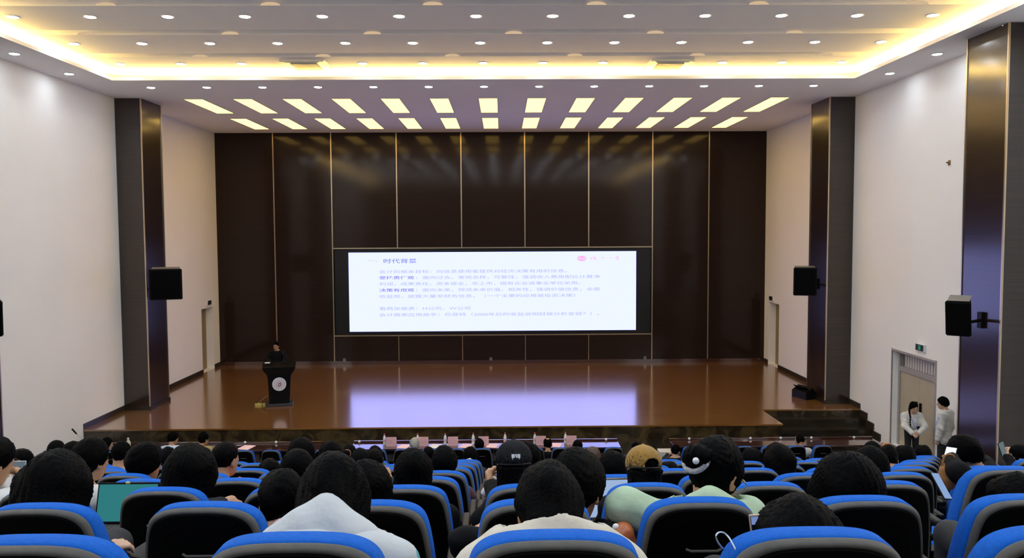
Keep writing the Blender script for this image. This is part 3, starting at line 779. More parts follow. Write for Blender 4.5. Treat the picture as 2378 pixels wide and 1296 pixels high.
def ell(p, c, r):
    r = np.asarray(r, float); q = (p - np.asarray(c, float)); k0 = np.linalg.norm(q / r, axis=-1); k1 = np.linalg.norm(q / (r * r), axis=-1)
    return np.where(k1 > 1e-9, k0 * (k0 - 1) / np.maximum(k1, 1e-9), -r.min())
def smin(a, b, k):
    h = np.clip(.5 + .5 * (b - a) / k, 0, 1); return b * (1 - h) + a * h - k * h * (1 - h)
def smax(a, b, k): return -smin(-a, -b, k)
def rotm(yaw, pitch=0, roll=0):
    """head frame: +y the face, +z the crown; yaw>0 turns to the right, pitch>0 looks down"""
    return np.array(Matrix.Rotation(-yaw, 3, 'Z') @ Matrix.Rotation(-pitch, 3, 'X') @ Matrix.Rotation(roll, 3, 'Y'))
# ---- head in its own frame, origin at the middle of the skull
def head_sdf(q, female=False):
    d = ell(q, (0, -.005, .018), (.074, .095, .098))
    d = smin(d, ell(q, (0, .028, -.045), (.058, .062, .072)), .035)
    d = smin(d, ell(q, (0, .048, -.088), (.034, .032, .026)), .03)          # chin
    d = smin(d, rc(q, (0, .092, .012), (0, .112, -.028), .010, .013), .014)   # nose
    d = smin(d, rc(q, (-.02, .088, .018), (.02, .088, .018), .01, .01), .02)  # brow
    for s in (-1, 1):
        d = smax(d, -ell(q, (s * .031, .099, .0), (.017, .016, .011)), .012)     # eye sockets
        d = smin(d, ell(q, (s * .031, .083, .0), (.013, .011, .010)), .004)
        e = ell(q, (s * .079, -.005, -.012), (.011, .022, .034)); e = smax(e, -ell(q, (s * .088, .002, -.010), (.007, .012, .02)), .006)
        d = smin(d, e, .008)
    d = smin(d, ell(q, (0, .095, -.058), (.022, .01, .006)), .006)
    d = smin(d, ell(q, (0, .093, -.068), (.018, .01, .006)), .006)
    return d
def strands(q, k=34, a=.0028):
    th = np.arctan2(q[..., 0], q[..., 1] + .02)
    x, y, z = q[..., 0], q[..., 1], q[..., 2]; s = SEED[0]
    low = np.sin(31 * x + 23 * z + s) * np.sin(27 * y - 19 * z + 2.1 * s) + .7 * np.sin(47 * x - 33 * y + 3 * s + 12 * z)
    return a * np.sin(k * th + 2.5 * np.sin(17 * z + s) + s) + a * .7 * np.sin(2.3 * k * th + 3 * np.sin(11 * z + 2 * s)) + .0045 * low
def hair_sdf(style, q, v=1.0):
    x, y, z = q[..., 0], q[..., 1], q[..., 2]
    cap = ell(q, (0, -.014, .026), (.084 * v, .104 * v, .104 * v))
    face = .80 * y - .60 * z - .030                       # keeps the hairline running from the brow to behind the ear
    if style in ('short', 'crew'):
        g = .0 if style == 'short' else -.007
        d = smax(cap + (-.004 if style == 'short' else .008), face - .004, .01)
        d = smax(d, -z - (.085 if style == 'short' else .06), .012)
        d = smax(d, -ell(q, (0, .03, -.075), (.2, .07, .055)), .01)
    elif style == 'mop':
        d = smin(cap - .003, rc(q, (0, -.03, .0), (0, -.052, -.062), .083 * v, .072 * v), .04)
        d = smax(d, face - .012, .012); d = smax(d, -z - .118, .025)
    elif style == 'fringe':
        d = smax(cap - .010, .75 * y - .5 * z - .06, .012); d = smax(d, -z - .08, .012)
        d = smax(d, -ell(q, (0, .075, -.045), (.07, .07, .06)), .01)
    elif style in ('bob', 'long', 'verylong'):
        L = {'bob': -.13, 'long': -.27, 'verylong': -.38}[style]
        f = rc(q, (0, -.02, .02), (0, -.045, L), .098 * v, .088 * v)
        for s in (-1, 1): f = smin(f, rc(q, (s * .058, .012, .02), (s * .07, .0, L * .8), .045 * v, .035), .03)
        d = smin(cap - .010, f, .04)
        d = smax(d, -ell(q, (0, .095, -.065), (.056, .085, .115)), .012)
        d = smax(d, -z + L - .03, .02)
    elif style in ('pony', 'bun', 'lowpony'):
        d = smax(cap - .004, .80 * y - .52 * z - .04, .01); d = smax(d, -z - .085, .012)
        if style == 'bun':
            d = smin(d, ell(q, (-.01, -.125, .03), (.052, .045, .05)), .015)
        else:
            zz = .0 if style == 'pony' else -.06
            d = smin(d, rc(q, (0, -.105, zz), (0, -.135, zz - .03), .022, .022), .012)
            d = smin(d, rc(q, (0, -.138, zz - .04), (0, -.14, zz - .19), .034, .016), .015)
    elif style == 'curly':
        d = smax(cap - .018, face - .02, .015); d = smax(d, -z - .07, .012)
        d = d + .007 * np.sin(95 * x + 1) * np.sin(90 * y + 2) * np.sin(88 * z)
        return d
    elif style == 'sides':                              # balding: hair round the sides, crown bare
        d = smax(cap - .002, face, .01); d = smax(d, -z - .07, .012)
        d = smax(d, -ell(q, (0, -.03, .14), (.05, .06, .07)), .012)
    elif style == 'undercap':
        f = rc(q, (0, -.03, .0), (0, -.05, -.20), .09 * v, .088 * v); f = smin(f, cap - .004, .02); f = smax(f, z - .006, .006); f = smax(f, .7 * y - .4 * z - .02, .012)
        d = np.minimum(f, smax(cap + .014, .7 * y - .4 * z - .02, .012)); d = smax(d, -ell(q, (0, .10, -.065), (.06, .08, .12)), .012)
    return d + strands(q)
SEED = [0.0]
def hand_prims(W, d, n, right, curl):
    """list of (a,b,ra,rb): fingers bend by curl towards n (the palm side)"""
    d = d / np.linalg.norm(d); n = n - (n @ d) * d; n = n / np.linalg.norm(n)
    s = np.cross(d, n) * (1 if right else -1)               # towards the thumb
    P = []
    for k, (o, L) in enumerate(((.030, .070), (.010, .078), (-.010, .073), (-.029, .058))):
        b = W + d * .085 + s * o; P.append((W + d * .02 + s * o * .6, b, .0135, .0105))
        c1 = curl * .8; v1 = d * math.cos(c1) + n * math.sin(c1) + s * o * .8; v1 /= np.linalg.norm(v1)
        c2 = curl * 1.9; v2 = d * math.cos(c2) + n * math.sin(c2); v2 /= np.linalg.norm(v2)
        c3 = curl * 2.7; v3 = d * math.cos(c3) + n * math.sin(c3)
        j1 = b + v1 * L * .45; j2 = j1 + v2 * L * .32; j3 = j2 + v3 * L * .25
        P += [(b, j1, .0098, .0088), (j1, j2, .0088, .0078), (j2, j3, .0078, .0066)]
    t0 = W + d * .022 + s * .026; t1 = W + d * .058 + s * .05 + n * .012; t2 = t1 + d * .026 + s * .004 + n * (.012 + .02 * curl); t3 = t2 + d * .018 - s * .008 + n * .012
    P += [(t0, t1, .0145, .0112), (t1, t2, .0108, .0096), (t2, t3, .0095, .0075)]
    return P
def hand_mesh(W, E_, n, right, curl, h):
    d = (W - E_) / np.linalg.norm(W - E_)
    P = hand_prims(W, d, n, right, curl)
    pts = np.array([p for a in P for p in a[:2]] + [W - d * .05]); lo, hi = pts.min(0) - .03, pts.max(0) + .03
    def f(p):
        v = rc(p, W - d * .06, W + d * .02, .026, .028)
        v = smin(v, rc(p, W + d * .03, W + d * .07, .03, .03), .012)
        nn = n / np.linalg.norm(n)
        v = smax(v, np.abs((p - W) @ nn) - .02, .012)
        for a, b, ra, rb in P: v = smin(v, rc(p, a, b, ra, rb), .006)
        return v
    return mesh_sdf(f, lo, hi, h)
def join(parts):
    V = []; F = []; n = 0
    for v, f in parts: V.append(v); F.append(f + n); n += len(v)
    return np.concatenate(V), np.concatenate(F)
CLOTH = {}
def cloth(name, col, **k):
    if name not in CLOTH: CLOTH[name] = mat(name, col, .9, noise=k.pop('noise', .08), nscale=k.pop('nscale', 12), bump=k.pop('bump', .25), bscale=k.pop('bscale', 22), sheen=0.0 if max(col) < .03 else .1, spec=.15 if max(col) < .03 else .4, **k)
    return CLOTH[name]
class Fig: pass
FOLD = .0075
def figure(label, H, z0, seat=None, base=None, yaw=0, pitch=18, roll=0, body_yaw=0, hair='short', hv=1.0, hair_m=None, wear=None, garment='jacket',
           collar=0.0, skin=None, hs=1.0, sw=1.0, arms=None, feet=None, stand=False, hood=0, female=False, group='audience seated in the rows',
           h=.02, tuck=0.0, neck=1.0, sleeve=1.0, loose=.014, curl=.55, pants=None, hidehands=(), torso=1.0, drop=.02, hoodz=.0):
    """H: middle of the head in the hall; z0: floor level; seat: (x,y) of the hips, or base for someone standing"""
    skin = skin or M_SKIN; hair_m = hair_m or M_HAIR; top = wear or cloth('black_cloth', (.0035, .0035, .004))
    H = np.array(H, float); R = rotm(R_(yaw), R_(pitch), R_(roll)); by = R_(body_yaw)
    fw = np.array([math.sin(by), math.cos(by), 0]); sd = np.array([math.cos(by), -math.sin(by), 0]); up = np.array([0, 0, 1.])
    loc = lambda v: H + R @ (np.array(v) * hs)
    skb = loc((0, -.035, -.055))                                   # base of the skull
    ph = R_(pitch * .95 + 12); N = skb - (up * math.cos(ph) + fw * math.sin(ph)) * .112 * neck
    if seat is not None: Pv = np.array([seat[0], seat[1], z0 + .52])
    else: Pv = np.array([base[0], base[1], z0 + .93])
    if not stand:
        # long torsos come from leaning: keep hips within reach of the neck
        L = np.linalg.norm(N - Pv)
        if L > .62: Pv = N + (Pv - N) * .62 / L; Pv[2] = max(Pv[2], z0 + .5)
    u = (N - Pv) / np.linalg.norm(N - Pv); f = np.cross(u, sd); f /= np.linalg.norm(f); f *= -1 if f @ fw < 0 else 1
    s = np.cross(f, u); s *= 1 if s @ sd > 0 else -1
    T = np.stack([s, f, u], 1); Lt = np.linalg.norm(N - Pv)
    S = {k: N + s * (.165 * k * sw) - u * .045 - up * drop for k in (-1, 1)}
    arms = arms or {}; El, Wr, Pn = {}, {}, {}
    for k in (-1, 1):
        a = arms.get(k)
        if a: El[k], Wr[k] = np.array(a[0], float), np.array(a[1], float); Pn[k] = np.array(a[2] if len(a) > 2 else (0, 0, -1), float)
        elif stand: El[k] = S[k] + s * k * .07 - up * .28; Wr[k] = El[k] + fw * .05 - up * .23; Pn[k] = -s * k
        else:
            El[k] = S[k] + s * k * .06 - up * .22 + fw * .08
            Wr[k] = El[k] + fw * .22 - s * k * .12 + up * .0; Pn[k] = -up
            if El[k][2] < z0 + .55: dz = z0 + .55 - El[k][2]; El[k][2] += dz; Wr[k][2] = max(Wr[k][2] + dz, z0 + .6)
    if stand: K = {k: Pv + sd * .085 * k - up * .44 + fw * .02 for k in (-1, 1)}; A = {k: np.array([*(Pv + sd * .09 * k)[:2], z0 + .08]) for k in (-1, 1)}
    else: K = {k: Pv + sd * .12 * k + fw * .40 + up * .0 for k in (-1, 1)}; A = {k: np.array([*(K[k] + fw * .02)[:2], z0 + .08]) for k in (-1, 1)}
    hip = {k: Pv + sd * .085 * k for k in (-1, 1)}
    def torso_sdf(p, e):
        q = (p - Pv) @ T; Wd = sw * torso
        d = ell(q, (0, .0, Lt * .74), (.165 * Wd + e, .105 * torso + e, Lt * .33 + e))
        d = smin(d, ell(q, (0, .01, Lt * .36), (.145 * Wd + e, .105 * torso + e, Lt * .34 + e)), .06)
        d = smin(d, ell(q, (0, .0, .02), (.165 * Wd + e, .12 + e, .13 + e)), .06)
        for k in (-1, 1):
            d = smin(d, rc(p, N - u * .02, S[k], .055 + e * .6, .058 + e), .05)
        return d
    def arm_sdf(p, k, e, cut=1.0):
        W2 = El[k] + (Wr[k] - El[k]) * cut
        d = rc(p, S[k], El[k], .056 + e, .044 + e)
        return smin(d, rc(p, El[k], W2, .043 + e, .029 + e), .03)
    # ---- body: one continuous skin surface
    def body(p):
        d = torso_sdf(p, -.012)
        d = smin(d, rc(p, N - u * .04, skb, .058, .05), .03)
        for k in (-1, 1):
            d = smin(d, arm_sdf(p, k, -.007), .02)
            d = smin(d, rc(p, hip[k], K[k], .078, .055), .04); d = smin(d, rc(p, K[k], A[k], .052, .036), .02)
            d = smin(d, rc(p, A[k] - up * .03, A[k] + fw * .16 - up * .045, .035, .028), .02)
        return d
    allp = np.array([N, Pv, skb, *S.values(), *El.values(), *Wr.values(), *K.values(), *[A[k] + fw * .17 for k in (-1, 1)], *A.values()])
    lo, hi = allp.min(0) - .14, allp.max(0) + .14; hi[2] = min(hi[2], N[2] + .16); lo[2] = z0
    hh = max(.0075, min(.013, h * .62))
    parts = [mesh_sdf(body, lo, hi, h * 1.25)]
    def headw(p):
        q = ((p - H) @ R) / hs; d = head_sdf(q, female) * hs
        return smin(d, rc(p, N - u * .02, skb, .056, .05), .025)
    hr = .15 * hs
    parts.append(mesh_sdf(headw, np.minimum(H - hr, N - .06), np.maximum(H + hr, N + .06), hh))
    for k in (-1, 1):
        if k in hidehands: continue
        parts.append(hand_mesh(Wr[k], El[k], Pn[k], k > 0, curl if not isinstance(curl, dict) else curl[k], max(.0055, h * .36)))
    V, F = join(parts)
    base_pt = np.array([Pv[0], Pv[1], z0])
    root = empty('person', tuple(base_pt)); tag(root, label, 'person', group)
    def add(name, VF, m, lab=None):
        o = from_np(name, VF[0] - base_pt, VF[1], m, root)
        if lab: o['label'] = lab
        return o
    add('body', (V, F), skin)
    # ---- clothing
    def shirt(p):
        e = loose
        d = torso_sdf(p, e)
        for k in (-1, 1): d = smin(d, arm_sdf(p, k, e * .9, sleeve), .035)
        if garment != 'tee': d = smin(d, rc(p, N - u * .03, N + (skb - N) * .18, .07, .062 + collar), .02)
        X_, Y_, Z_ = p[..., 0], p[..., 1], p[..., 2]
        w = FOLD * (np.sin(24 * X_ + 21 * Z_ + 2 * np.sin(9 * X_)) * np.sin(15 * Z_ + 11 * Y_ - 8 * X_) + .5 * np.sin(52 * Z_ + 34 * X_ + 3 * np.sin(14 * Z_)) * np.sin(17 * X_ + 5))
        d = d + w
        cutz = -((p - (Pv - u * (.06 if not stand else .08 + tuck))) @ u)
        d = smax(d, -np.maximum(-cutz, np.linalg.norm(p - Pv, axis=-1) - .26), .01)
        nk = (p - (N + (skb - N) * (.22 + collar * 3))) @ ((skb - N) / np.linalg.norm(skb - N))
        d = smax(d, -np.maximum(-nk, np.linalg.norm(p - N, axis=-1) - .13), .006)
        return smax(d, -rc(p, N - u * .02, skb + (skb - N), .050, .050), .004)
    lo2, hi2 = np.array([N, Pv, skb, *S.values(), *El.values(), *Wr.values()]).min(0) - .15, np.array([N, Pv, *S.values(), *El.values(), *Wr.values()]).max(0) + .15
    lo2[2] = max(lo2[2], z0 + .3)
    add(garment if garment != 'tee' else 'shirt', mesh_sdf(shirt, lo2, hi2, h), top)
    if hood:
        hc = N + (skb - N) * .3 - f * .06 + up * hoodz
        def hoodf(p):
            q = (p - hc) @ T
            d = ell(q, (0, -.015, .0), (.125 * hood, .085, .10)); d = smin(d, ell(q, (0, -.03, .07), (.045, .05, .06)), .06)
            for k in (-1, 1): d = smin(d, rc(q, (k * .09 * hood, .0, -.01), (k * .07, .12, -.03), .045, .03), .04)
            d = d + .003 * np.sin(50 * q[..., 0] + 30 * q[..., 2])
            return smax(d, -rc(p, N - u * .02, skb + (skb - N), .066, .085), .01)
        add('hood', mesh_sdf(hoodf, hc - .22, hc + .22, max(.01, h * .6)), top)
    def legs(p):
        d = ell(p, Pv, (.175, .14, .13))
        for k in (-1, 1):
            d = smin(d, rc(p, hip[k], K[k], .088, .066), .04); d = smin(d, rc(p, K[k], A[k], .064, .05), .02)
        return smax(d, -np.maximum(-((p - (Pv + u * .04)) @ u), np.linalg.norm(p - Pv, axis=-1) - .19), .01)
    lp_ = np.array([Pv, *hip.values(), *K.values(), *A.values()])
    add('trousers', mesh_sdf(legs, lp_.min(0) - .15, lp_.max(0) + .15, h * 1.25), pants or M_PANTS)
    # ---- hair
    fg = Fig(); fg.root, fg.H, fg.R, fg.N, fg.add, fg.base, fg.loc, fg.hs, fg.El, fg.Wr, fg.S, fg.u, fg.f, fg.s, fg.skb = root, H, R, N, add, base_pt, loc, hs, El, Wr, S, u, f, s, skb
    if hair:
        SEED[0] = float(H[0] * 13.7 + H[1] * 5.1)
        ext = {'long': .34, 'verylong': .45, 'pony': .28, 'lowpony': .33, 'undercap': .27, 'bob': .2}.get(hair, .16) * hs
        def hf(p): return hair_sdf(hair, ((p - H) @ R) / hs, hv) * hs
        c2 = H - np.array([0, 0, max(0, ext - .16) / 2]); r2 = np.array([.19, .2, .16 + max(0, ext - .16) / 2]) * max(1, hv)
        ex = np.abs(R) @ np.array([0, 0, max(0, ext - .16)])
        add('hair', mesh_sdf(hf, H - .17 * hs * max(1, hv) - ex, H + .17 * hs * max(1, hv) + ex * .3, max(.0075, h * .55)), hair_m)
    return fg
def local_part(fg, name, bm, m, lab=None, smooth=True):
    """a small part modelled in head coordinates"""
    Mx = Matrix.Translation(Vector(fg.H - fg.base)) @ Matrix([[*r_, 0] for r_ in fg.R.tolist()] + [[0, 0, 0, 1]]) @ Matrix.Scale(fg.hs, 4)
    bmesh.ops.transform(bm, matrix=Mx, verts=bm.verts)
    o = from_bm(name, bm, m, fg.root, smooth)
    if lab: o['label'] = lab
    return o
def torus_bm(c, rx, ry, rad, rot=None, n=24):
    Mx = Matrix.Translation(c) @ (rot or Matrix.Identity(4))
    return tube(bmesh.new(), [tuple(Mx @ Vector((rx * math.cos(a), ry * math.sin(a), 0))) for a in np.linspace(0, 2 * PI, n + 1)], rad, 8)
def uvs(bm, c, r, m=None):
    b2 = bmesh.new(); bmesh.ops.create_uvsphere(b2, u_segments=16, v_segments=10, radius=1, matrix=Matrix.Translation(c) @ Matrix.Diagonal((*r, 1)))
    me = bpy.data.meshes.new('t'); b2.to_mesh(me); b2.free(); bm.from_mesh(me); bpy.data.meshes.remove(me); return bm
def face_details(fg, lips=(.35, .10, .09)):
    M_EYE = mat('dark_eye', (.01, .008, .007), .2, noise=.2); M_LIP = mat('lips', lips, .5, noise=.1)
    for s in (-1, 1):
        local_part(fg, 'eye', uvs(bmesh.new(), (s * .031, .0915, .0), (.012, .005, .0055)), M_EYE)
        local_part(fg, 'eyebrow', tube(bmesh.new(), spline([(s * .016, .098, .02), (s * .032, .096, .025), (s * .047, .085, .020)], 4), .0038, 6), M_HAIR)
    local_part(fg, 'mouth', uvs(bmesh.new(), (0, .1, -.063), (.02, .0065, .0065)), M_LIP)
def phone(name, c, rx, rz, lab, scr=(.35, .45, .6), e=.5, body=None, ry=0.0, w=.075, hgt=.155):
    Mx = Matrix.Rotation(rz, 4, 'Z') @ Matrix.Rotation(ry, 4, 'Y') @ Matrix.Rotation(rx, 4, 'X')
    r = empty(name, tuple(c)); tag(r, lab, 'phone')
    bm = bmesh.new(); bx(bm, -w / 2, w / 2, -.004, .004, -hgt / 2, hgt / 2, .0035, Mx); from_bm('phone_case', bm, body or M_BLACK, r)
    bm = bmesh.new(); bx(bm, -w / 2 + .004, w / 2 - .004, -.0052, -.0042, -hgt / 2 + .005, hgt / 2 - .005, 0, Mx)
    from_bm('screen', bm, emis('phone_glow_%d' % int(scr[0] * 100 + e * 1000), scr, e) if e else mat('dark_glass', (.01, .012, .015), .1, noise=.1), r)
    return r
BK = cloth('black_cloth', (.0035, .0035, .004)); DG = cloth('charcoal_cloth', (.022, .022, .025)); NV = cloth('navy_cloth', (.010, .013, .028))
MR = cloth('maroon_cloth', (.05, .012, .012)); WH = cloth('white_cotton', (.62, .60, .56)); CR = cloth('cream_jacket_cloth', (.56, .50, .40))
MT = cloth('mint_fleece', (.40, .52, .35)); RD = cloth('red_cloth', (.50, .02, .03)); LB = cloth('pale_blue_cloth', (.55, .62, .74)); OL = cloth('olive_yellow_cloth', (.34, .27, .09))
LG = cloth('light_grey_cloth', (.55, .54, .52)); TN = cloth('tan_brown_cloth', (.30, .13, .04))
# white hoodie printed with scattered dots
def dotted():
    m = mat('dotted_white_fleece', (.50, .52, .53), .9, bump=.25, bscale=24); nt = m.node_tree; b = nt.nodes['Principled BSDF']
    tc = nt.nodes.new('ShaderNodeTexCoord'); v = nt.nodes.new('ShaderNodeTexVoronoi'); v.inputs['Scale'].default_value = 8.5
    nt.links.new(tc.outputs['Object'], v.inputs['Vector'])
    lt = nt.nodes.new('ShaderNodeMath'); lt.operation = 'LESS_THAN'; lt.inputs[1].default_value = .17; nt.links.new(v.outputs['Distance'], lt.inputs[0])
    sep = nt.nodes.new('ShaderNodeSeparateColor'); nt.links.new(v.outputs['Color'], sep.inputs['Color'])
    rp = nt.nodes.new('ShaderNodeValToRGB'); rp.color_ramp.interpolation = 'CONSTANT'; e = rp.color_ramp.elements
    e[0].color = (.08, .36, .42, 1); e[1].position = .6; e[1].color = (.62, .42, .52, 1); nt.links.new(sep.outputs['Red'], rp.inputs['Fac'])
    mx = nt.nodes.new('ShaderNodeMix'); mx.data_type = 'RGBA'; nt.links.new(lt.outputs['Value'], mx.inputs['Factor'])
    mx.inputs['A'].default_value = (.50, .52, .53, 1); nt.links.new(rp.outputs['Color'], mx.inputs['B']); nt.links.new(mx.outputs['Result'], b.inputs['Base Color'])
    return m
DOT = dotted()
WS = {'mop': .168, 'short': .168, 'crew': .16, 'fringe': .18, 'bob': .196, 'long': .2, 'verylong': .2, 'pony': .172, 'lowpony': .172, 'bun': .172, 'curly': .2, 'sides': .17, 'undercap': .186, None: .16}
PEOPLE = {}
def sit(key, label, px, top, wid, r, hair='short', yaw=0, pitch=20, hv=1.0, x=None, dmin=.14, dmax=.62, arms=None, **kw):
    """px: middle of the head, top: its highest pixel, wid: its width in the photo, r: row"""
    y0 = row_y(r); ws = WS[hair] * hv; p_ = R_(pitch); nk_ = kw.get('neck', 1.0)
    dmin = max(dmin, .205 + .035 * math.cos(p_) + .055 * math.sin(p_) + .112 * nk_ * math.sin(.95 * p_ + .21)); dmax = max(dmax, dmin + .05)
    d = min(max(FPX * ws / wid, y0 + dmin), y0 + dmax); hs = min(1.22, max(.86, wid * d / (FPX * ws)))
    # where the crown of the hair ends for this tilt of the head, seen from the camera
    ex = {'bob': .012, 'long': .012, 'verylong': .012, 'curly': .02, 'crew': -.006, 'undercap': .01}.get(hair, .005)
    Rl = rotm(R_(yaw), R_(pitch), 0).T; ul, rl = Rl @ CM[2], Rl @ CM[0]
    c_ = np.array([0, -.014, .026]); q_ = np.array([.084 * hv, .104 * hv, .104 * hv]) + ex
    if hair == 'undercap': c_ = np.array([0, -.012, .035]); q_ = np.array([.0945, .114, .098])
    H = at(px - (c_ @ rl) * hs * FPX / d, top + (c_ @ ul + np.linalg.norm(q_ * ul)) * hs * FPX / d, d)
    sx = x if x is not None else H[0]
    a = {k: tuple(np.array(at(*q)) if len(q) == 3 and i < 2 else q for i, q in enumerate(v)) for k, v in arms.items()} if arms else None
    h = .013 if d < 3.2 else (.016 if d < 5 else (.02 if d < 9 else .026))
    fg = figure(label, H, row_z(r), seat=(sx, y0 + .31), yaw=yaw, pitch=pitch, hair=hair, hv=hv, hs=hs, arms=a, h=h, **kw)
    PEOPLE[key] = fg; return fg
# ---- row by row, nearest first
f = sit('hoodie', 'person in white dotted hoodie with long black hair, leaning forward in the bottom row', 775, 1051, 144, 1, 'bob', pitch=44, hv=.92, wear=DOT, garment='hoodie', hood=1.3, hoodz=-.066, sw=1.1, neck=.7, loose=.022, drop=.05)
f = sit('cream', 'person with short black hair in cream jacket, in the bottom row, middle', 1274, 1068, 146, 1, 'mop', yaw=-4, pitch=46, hv=1.0, wear=CR, garment='jacket', sw=1.05, collar=.02, loose=.028, neck=.3, drop=.06)
f = sit('bowed', 'person with dark hair bowed low behind the second bottom seat from right', 1860, 1150, 208, 1, 'bob', pitch=38, hv=1.08, dmin=.1, sw=1.1, wear=BK)
f = sit('longleft', 'person with big long black hair and white cuff at the lower left', 124, 1046, 150, 2, 'long', pitch=34, hv=1.1, x=col_x(-3) + .05, wear=BK, sw=.95,
        arms={1: ((176, 1318, 2.86), (224, 1292, 2.92), (0, .2, -1))}, skin=M_SKINP)
sl = f
bm = tube(bmesh.new(), [tuple(sl.El[1] - sl.base + (sl.Wr[1] - sl.El[1]) * t) for t in (.1, .4, .7, .93)], [.05, .047, .043, .038], 14)
from_bm('cuff', bm, WH, sl.root, True)['label'] = 'white sleeve end'
f = sit('scrunchie', 'person with low ponytail in a pink scrunchie beside the dotted hoodie', 654, 1087, 106, 2, 'lowpony', yaw=-16, pitch=16, hv=1.08, x=-.86, wear=BK, dmax=.7, skin=M_SKINP)
local_part(f, 'scrunchie', torus_bm((0, -.14, -.085), .027, .027, .011, Matrix.Rotation(R_(70), 4, 'X')), mat('pink_velvet', (.55, .30, .32), .9, noise=.2, nscale=50), 'pink scrunchie')
f = sit('earring', 'person with black bob and a silver earring right of the dotted hoodie', 850, 1067, 104, 2, 'bob', yaw=18, pitch=18, hv=.95, wear=NV, skin=M_SKINP)
local_part(f, 'earring', torus_bm((.084, .0, -.055), .008, .011, .002, Matrix.Rotation(R_(80), 4, 'Y')), M_STEEL, 'silver earring')
f = sit('laptopuser', 'person with short black hair and bare left forearm, behind the cream jacket', 1338, 1038, 124, 2, 'short', yaw=22, pitch=34, hv=1.08, x=.26, wear=BK, sleeve=.15,
        arms={-1: ((1076, 1262, 2.86), (1128, 1222, 3.1), (0, 0, -1))})
f = sit('mint', 'person in mint green hoodie with glasses and a black hair bun', 1662, 1010, 118, 2, 'bun', yaw=50, pitch=26, hv=1.06, wear=MT, garment='hoodie', hood=1.05, hoodz=-.02, sw=.76, loose=.032, collar=.015, neck=.62, body_yaw=8, drop=.03,
        arms={-1: ((1452, 1176, 2.95), (1530, 1290, 3.0), (1, 0, 0))}, skin=M_SKIN)
bm = bmesh.new()
for s in (-1, 1):
    tube(bm, [(s * .034 + .026 * math.cos(a), .113, .0 + .021 * math.sin(a)) for a in np.linspace(0, 2 * PI, 21)], .0022, 6)
    tube(bm, [(s * .058, .112, .006), (s * .076, .08, .008), (s * .08, .0, .006)], .0018, 6)
tube(bm, [(-.009, .114, .004), (.009, .114, .004)], .0018, 6); local_part(f, 'glasses', bm, M_STEEL, 'thin metal glasses')
bm = torus_bm((-.012, -.125, .02), .046, .046, .010, Matrix.Rotation(R_(72), 4, 'X')); local_part(f, 'hair_band', bm, mat('grey_plush', (.42, .40, .42), .95, noise=.2, nscale=70, bump=.5, bscale=150), 'grey plush hair band')
local_part(f, 'hair_pearl', uvs(bmesh.new(), (.02, -.172, .012), (.012, .012, .012)), mat('pearl', (.75, .72, .72), .25, noise=.03), 'white pearl')
f = sit('wide', 'person with large head of black hair between the mint hoodie and right edge', 1968, 1045, 158, 2, 'long', pitch=18, hv=1.15, x=col_x(2), wear=BK, sw=.9)
f = sit('rightedge', 'person with dark hair tied back and white collar at the right edge', 2362, 1096, 112, 2, 'lowpony', yaw=-26, pitch=16, hv=1.1, wear=WH, skin=M_SKINP, sw=.9,
        arms={-1: ((2345, 1330, 2.95), (2286, 1308, 2.99), (.1, .2, -1))}, curl=.9)
# third row
f = sit('leftedge', 'person in pale shirt cut off by the left edge, holding a phone', -20, 1010, 80, 3, 'short', yaw=30, pitch=18, hv=1.05, wear=LG, sw=1.1, arms={1: ((40, 1190, 4.0), (47, 1126, 4.2), (-1, 0, .2)), -1: ((0, 1165, 4.05), (22, 1118, 4.25), (1, 0, .3))}, curl=.9)
f = sit('bob3', 'person with thick black bob in the third row from bottom, left of the dotted hoodie', 441, 1030, 112, 3, 'bob', yaw=14, pitch=22, hv=1.2, x=col_x(-3), wear=DG,
        arms={1: ((470, 1186, 3.98), (512, 1172, 4.08), (0, .2, -1))})
f = sit('longmid', 'person with long straight black hair and small cream clip, centre', 959, 1040, 82, 3, 'verylong', pitch=14, hv=.9, wear=BK)
local_part(f, 'hair_clip', uvs(bmesh.new(), (.0, -.142, -.205), (.016, .01, .011)), M_PAPER, 'cream hair clip')
def cap(f, m, brim_front=True, opening=False, emblem=False):
    def dome(q):
        d = ell(q, (0, -.012, .035), (.0945, .114, .096)); d = smax(d, -(q[..., 2] - .012 + .18 * q[..., 1] * 0), .006)
        d = smax(d, -ell(q, (0, -.012, .03), (.088, .107, .088)), .002)
        s = rc(q, (-.05, .09, .022), (.05, .09, .022), .01, .01)
        b = ell(q, (0, .135, .018), (.078, .075, .012)); b = smax(b, -(q[..., 1] - .07), .01)
        d = smin(d, b, .008)
        d = smin(d, ell(q, (0, -.012, .132), (.008, .008, .005)), .004)
        d = d - .0012 * np.exp(-(q[..., 0] / .003) ** 2) - .0012 * np.exp(-((q[..., 1] + .012) / .003) ** 2)
        if opening: d = smax(d, -ell(q, (.034, -.11, .028), (.040, .05, .034)), .004)
        return d
    V, F = mesh_sdf(lambda p: dome(((p - f.H) @ f.R) / f.hs) * f.hs, f.H - .24, f.H + .24, .0075)
    o = f.add('cap', (V, F), m)
    bm = bmesh.new(); tube(bm, [(.09 * math.sin(a), -.012 - .11 * math.cos(a), .016) for a in np.linspace(-1.0, 1.0, 13)], .006, 6)
    s = local_part(f, 'cap_strap', bm, M_BLACK); s.parent = o
    if emblem:
        bm = bmesh.new()
        def q(x0, x1, z0, z1): bx(bm, x0, x1, -.1235, -.119, z0, z1)
        # small two-tone block emblem
        q(-.021, -.005, .05, .068); q(-.002, .006, .05, .068); q(.008, .022, .05, .068); q(-.018, -.012, .042, .048); q(-.006, .0, .042, .048); q(.005, .011, .042, .048); q(.015, .02, .044, .048)
        e = local_part(f, 'cap_emblem', bm, M_PAPER, 'small white emblem', False); e.parent = o
